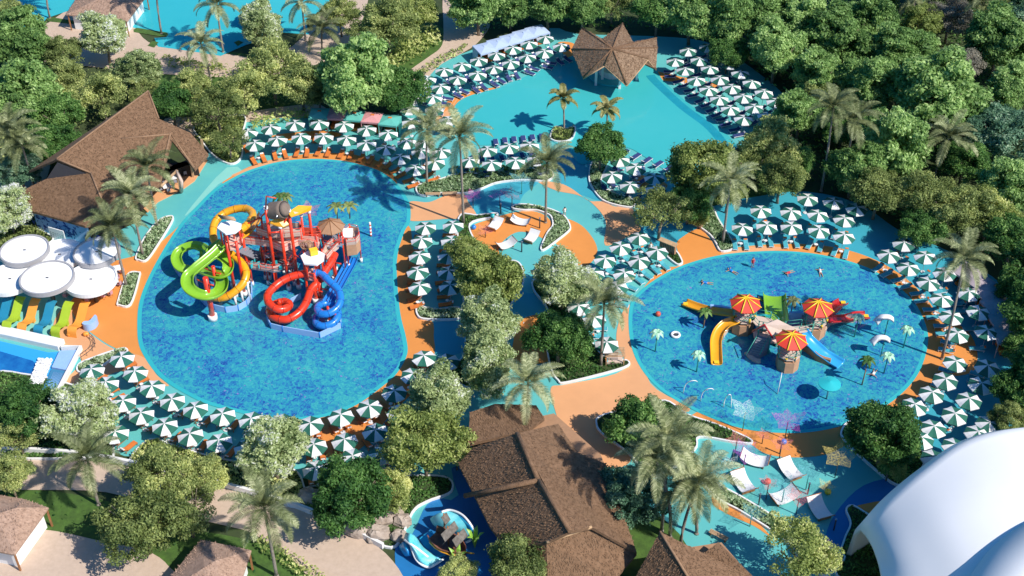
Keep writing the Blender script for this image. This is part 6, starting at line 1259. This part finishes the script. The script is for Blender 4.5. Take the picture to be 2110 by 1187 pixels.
sheet3([[(1050, 190, 2.62), (1150, 230, 2.7), (1180, 260, 2.4)], [(1130, 290, 2.7), (1230, 320, 2.8), (1260, 340, 2.3)], [(1200, 400, 2.3), (1290, 420, 2.6), (1330, 450, 2.0)], [(1230, 480, 1.8), (1310, 500, 2.0), (1350, 530, 1.5)]], 'wave_blue', 'rear_wave_crest')
sheet3([[(270, 510, 1.6), (340, 520, 2.6), (420, 560, 2.0), (480, 640, 1.0)], [(250, 620, 1.8), (330, 650, 2.6), (440, 680, 1.9), (560, 740, .8)], [(350, 740, 1.5), (420, 800, 2.0), (520, 820, 1.5), (680, 830, .7)], [(430, 920, .6), (500, 960, 1.0), (620, 940, .9), (760, 900, .6)], [(540, 1020, .2), (640, 1045, .3), (740, 1000, .3), (860, 920, .4)]], 'wave_cyan', 'front_wave')
sheet3([[(480, 600, .9), (580, 520, 1.0), (680, 480, 1.1)], [(540, 700, .8), (640, 640, .8), (740, 620, .9)], [(640, 800, .65), (740, 760, .7), (840, 780, .8)], [(760, 910, .6), (840, 880, .6), (900, 860, .6)]], 'wave_blue', 'wave_hollow')
sheet3([[(160, 720, .5), (230, 650, 1.6), (300, 680, 1.5)], [(200, 800, .5), (280, 780, 1.5), (340, 780, 1.3)], [(260, 880, .2), (320, 880, .7), (370, 870, .6)]], 'wave_blue', 'side_wave')
for nm, pts in (('foam_rim', [(350, 700, 1.9), (380, 800, 1.6), (430, 920, .9), (520, 1010, .5), (640, 1050, .4), (760, 990, .4), (870, 915, .5)]), ('foam_rim', [(830, 190, 2.6), (960, 160, 2.6), (1130, 220, 2.9), (1260, 350, 2.8), (1345, 520, 1.8), (1290, 620, .9), (1210, 665, .6)]), ('foam_rim', [(250, 620, 2.0), (350, 690, 2.4), (480, 780, 1.8), (620, 890, 1.0)])):
    mb = MB(); mb.tube(cr([K(*q) for q in pts], 5, False), .14, 6); mb.build(nm, 'white', t)
# hull
st, bw = K(690, 560, 1.6), K(1210, 880, 1.5); ax = (bw-st); L = ax.length; ax.normalize(); sd = Vector((-ax.y, ax.x, 0)).normalized(); mb = MB(); vs = []; N = 12
for i in range(N+1):
    f = i/N; w_ = 1.35*math.sin(math.pi*(.16+.84*f))**.6 if f < .97 else .08; c = st+ax*L*f; rz_ = .5*abs(f-.45)*1.6
    for a_, z_ in ((-1, .55+rz_), (-.8, -.1), (-.3, -.9), (.3, -.9), (.8, -.1), (1, .55+rz_), (.86, .55+rz_), (.66, .1), (-.66, .1), (-.86, .55+rz_)): vs.append(c+sd*w_*a_+Vector((0, 0, z_)))
mb.add(vs, [(i*10+k, i*10+(k+1) % 10, i*10+10+(k+1) % 10, i*10+10+k) for i in range(N) for k in range(10)]+[tuple(range(10))]); mb.build('hull', mat('hull_brown', (.10, .04, .025), .5, col2=(.26, .11, .06), vs=2), t)
mb = MB(); mb.tube([st+ax*L*f_+sd*1.3*math.sin(math.pi*(.16+.84*f_))**.6*-1+Vector((0, 0, .3)) for f_ in (.1, .3, .5, .7, .9)], .1, 6); mb.build('gold_trim', 'yellow_paint', t)
mb = MB(); mb.tube([bw+Vector((0, 0, .6)), bw+ax*1.1+Vector((0, 0, 1.3))], .09, 6); mb.build('bowsprit', 'yellow_paint', t)
for a, b, h, ww in ((930, 510, 3.6, 2.3), (1090, 610, 3.2, 2.0), (870, 310, 3.4, .9)):
    c = K(a, b, h); mb = MB(); mb.cyl((c.x, c.y, 1.0), (c.x, c.y, h+1.0), .09, 7); o = mb.build('mast', 'wood', t)
    P = [c+sd*-ww/2+Vector((0, 0, .8)), c+sd*ww/2+Vector((0, 0, .8)), c+sd*ww/2+ax*.55+Vector((0, 0, 0)), c+sd*-ww/2+ax*.55, c+sd*ww/2*.95+ax*.15+Vector((0, 0, -.8)), c+sd*-ww/2*.95+ax*.15+Vector((0, 0, -.8))]
    mb = MB(); mb.add(P, [(0, 1, 2, 3), (3, 2, 4, 5)]); s = mb.build('sail', mat('sail_grey', (.07, .06, .05), .8, col2=(.20, .18, .16), vs=3), o); m_ = s.modifiers.new('thick', 'SOLIDIFY'); m_.thickness = .06
for a, b, w_ in ((1350, 760, 'right of the boat bow'), (1080, 1060, 'at the bottom edge below the boat')):
    p = K(a, b); q = thing('banana_leaf_plant', 'large upright banana leaf plant '+w_, 'plant', gnd(p)); mb = MB()
    for k in range(5):
        a_ = k*1.3; d = .62*Vector((math.cos(a_), math.sin(a_), 0)); s_ = Vector((-d.y, d.x, 0)); Pq = [Vector((0, 0, .1)), d*.3+Vector((0, 0, 1.3)), d*.9+Vector((0, 0, 2.4)), d*1.7+Vector((0, 0, 2.7))]; W = [.05, .35, .38, .03]; vs = []
        for pp, w2 in zip(Pq, W): vs += [pp-s_*w2, pp+Vector((0, 0, -.05)), pp+s_*w2, pp+Vector((0, 0, .05))]
        mb.add(vs, [(i*4+k2, i*4+(k2+1) % 4, i*4+4+(k2+1) % 4, i*4+4+k2) for i in range(3) for k2 in range(4)])
    mb.build('leaves', mat('banana_leaf', (.15, .35, .04), .4, col2=(.32, .5, .08), vs=2), q)
# ---- people
def person(p, rz, label, top, h=1.72, pose='stand'):
    t = thing('person', label, 'person', (p.x, p.y, p.z), rz, 'bathers'); J = {}
    if pose == 'stand': J = dict(pel=(0, 0, .95), ch=(0, .02, 1.32), nk=(0, .02, 1.5), hd=(0, .03, 1.62), ht=(0, .02, 1.72), ls=(-.19, .02, 1.42), le=(-.27, .03, 1.13), lh=(-.25, -.08, .88), rs=(.19, .02, 1.42), re=(.30, 0, 1.15), rh=(.30, -.12, .92), lp=(-.1, 0, .88), lk=(-.11, -.03, .48), la=(-.12, .03, .08), lt=(-.13, -.12, .03), rp=(.1, 0, .88), rk=(.13, -.08, .48), ra=(.15, .02, .08), rt=(.16, -.13, .03))
    else: J = dict(pel=(0, 0, .1), ch=(0, .35, .16), nk=(0, .52, .2), hd=(0, .66, .25), ht=(0, .76, .25), ls=(-.19, .42, .17), le=(-.42, .5, .14), lh=(-.62, .62, .1), rs=(.19, .42, .17), re=(.42, .5, .14), rh=(.62, .62, .1), lp=(-.1, -.08, .1), lk=(-.14, -.45, .08), la=(-.18, -.85, .05), lt=(-.18, -.98, .03), rp=(.1, -.08, .1), rk=(.16, -.45, .08), ra=(.2, -.85, .05), rt=(.2, -.98, .03))
    R = dict(pel=.15, ch=.15, nk=.06, hd=.10, ht=.06, ls=.07, le=.045, lh=.04, rs=.07, re=.045, rh=.04, lp=.09, lk=.06, la=.045, lt=.035, rp=.09, rk=.06, ra=.045, rt=.035)
    ks = list(J); E = [('pel', 'ch'), ('ch', 'nk'), ('nk', 'hd'), ('hd', 'ht'), ('ch', 'ls'), ('ls', 'le'), ('le', 'lh'), ('ch', 'rs'), ('rs', 're'), ('re', 'rh'), ('pel', 'lp'), ('lp', 'lk'), ('lk', 'la'), ('la', 'lt'), ('pel', 'rp'), ('rp', 'rk'), ('rk', 'ra'), ('ra', 'rt')]
    me = bpy.data.meshes.new('body'); me.from_pydata([J[k] for k in ks], [(ks.index(a), ks.index(b)) for a, b in E], []); me.materials.append(MATS['skin'])
    o = bpy.data.objects.new('body', me); COL.objects.link(o); o.parent = t
    sk_ = o.modifiers.new('skin', 'SKIN')
    for i, k in enumerate(ks): me.skin_vertices[0].data[i].radius = (R[k], R[k]*.85)
    me.skin_vertices[0].data[0].use_root = True; o.modifiers.new('sub', 'SUBSURF').levels = 1
    mb = MB(); a, b = Vector(J['pel']), Vector(J['ch']); mb.tube([a+(a-b)*.35, a, b, b+(b-a)*.3], .19, 10, r2=.17); mb.build('swimwear', top, t)
    mb = MB(); c = Vector(J['hd']); mb.tube([c+Vector((0, .03, -.02)), c+Vector((0, .04, .06)), c+Vector((0, .03, .12))], .115, 9, r2=.06); mb.build('hair', 'hair_dark', t); t.scale = (h/1.72,)*3
for u, v, rz, lab, top, po in ((1550, 551, 20, 'person in red swimwear standing in the oval pool', 'cloth_red', 'stand'), (1163, 446, 200, 'person in white clothes walking on the teal path', 'cloth_white', 'stand'), (1508, 560, 50, 'person swimming left of the standing red bather', 'blue_paint', 'swim'), (1625, 563, 120, 'person in red swimming right of the standing red bather', 'cloth_red', 'swim'), (1455, 584, 80, 'person splashing above the orange slide end', 'blue_paint', 'swim'), (1340, 520, 10, 'person in white beside the wooden kiosk', 'cloth_white', 'stand'), (1690, 562, 0, 'person in white floating at the back of the oval pool', 'cloth_white', 'swim'), (1570, 620, 40, 'person in yellow between the red roof and green slide', 'bright_yellow', 'swim'), (1800, 770, 150, 'person floating at the right of the oval pool', 'cloth_white', 'swim')):
    person(at(u, v, .08), rad(rz), lab, top, pose=po)
t = thing('swim_ring', 'white swim ring with dark centre in the oval pool', 'swim ring', at(1392, 691, .12)); mb = MB(); mb.tube([(.5*math.cos(k*math.pi/10), .5*math.sin(k*math.pi/10), .1) for k in range(21)], .17, 8, caps=False); mb.build('tube', 'white', t); mb = MB(); mb.disc((0, 0), .36, 0, .06, 14); mb.build('centre', 'frame_dark', t)
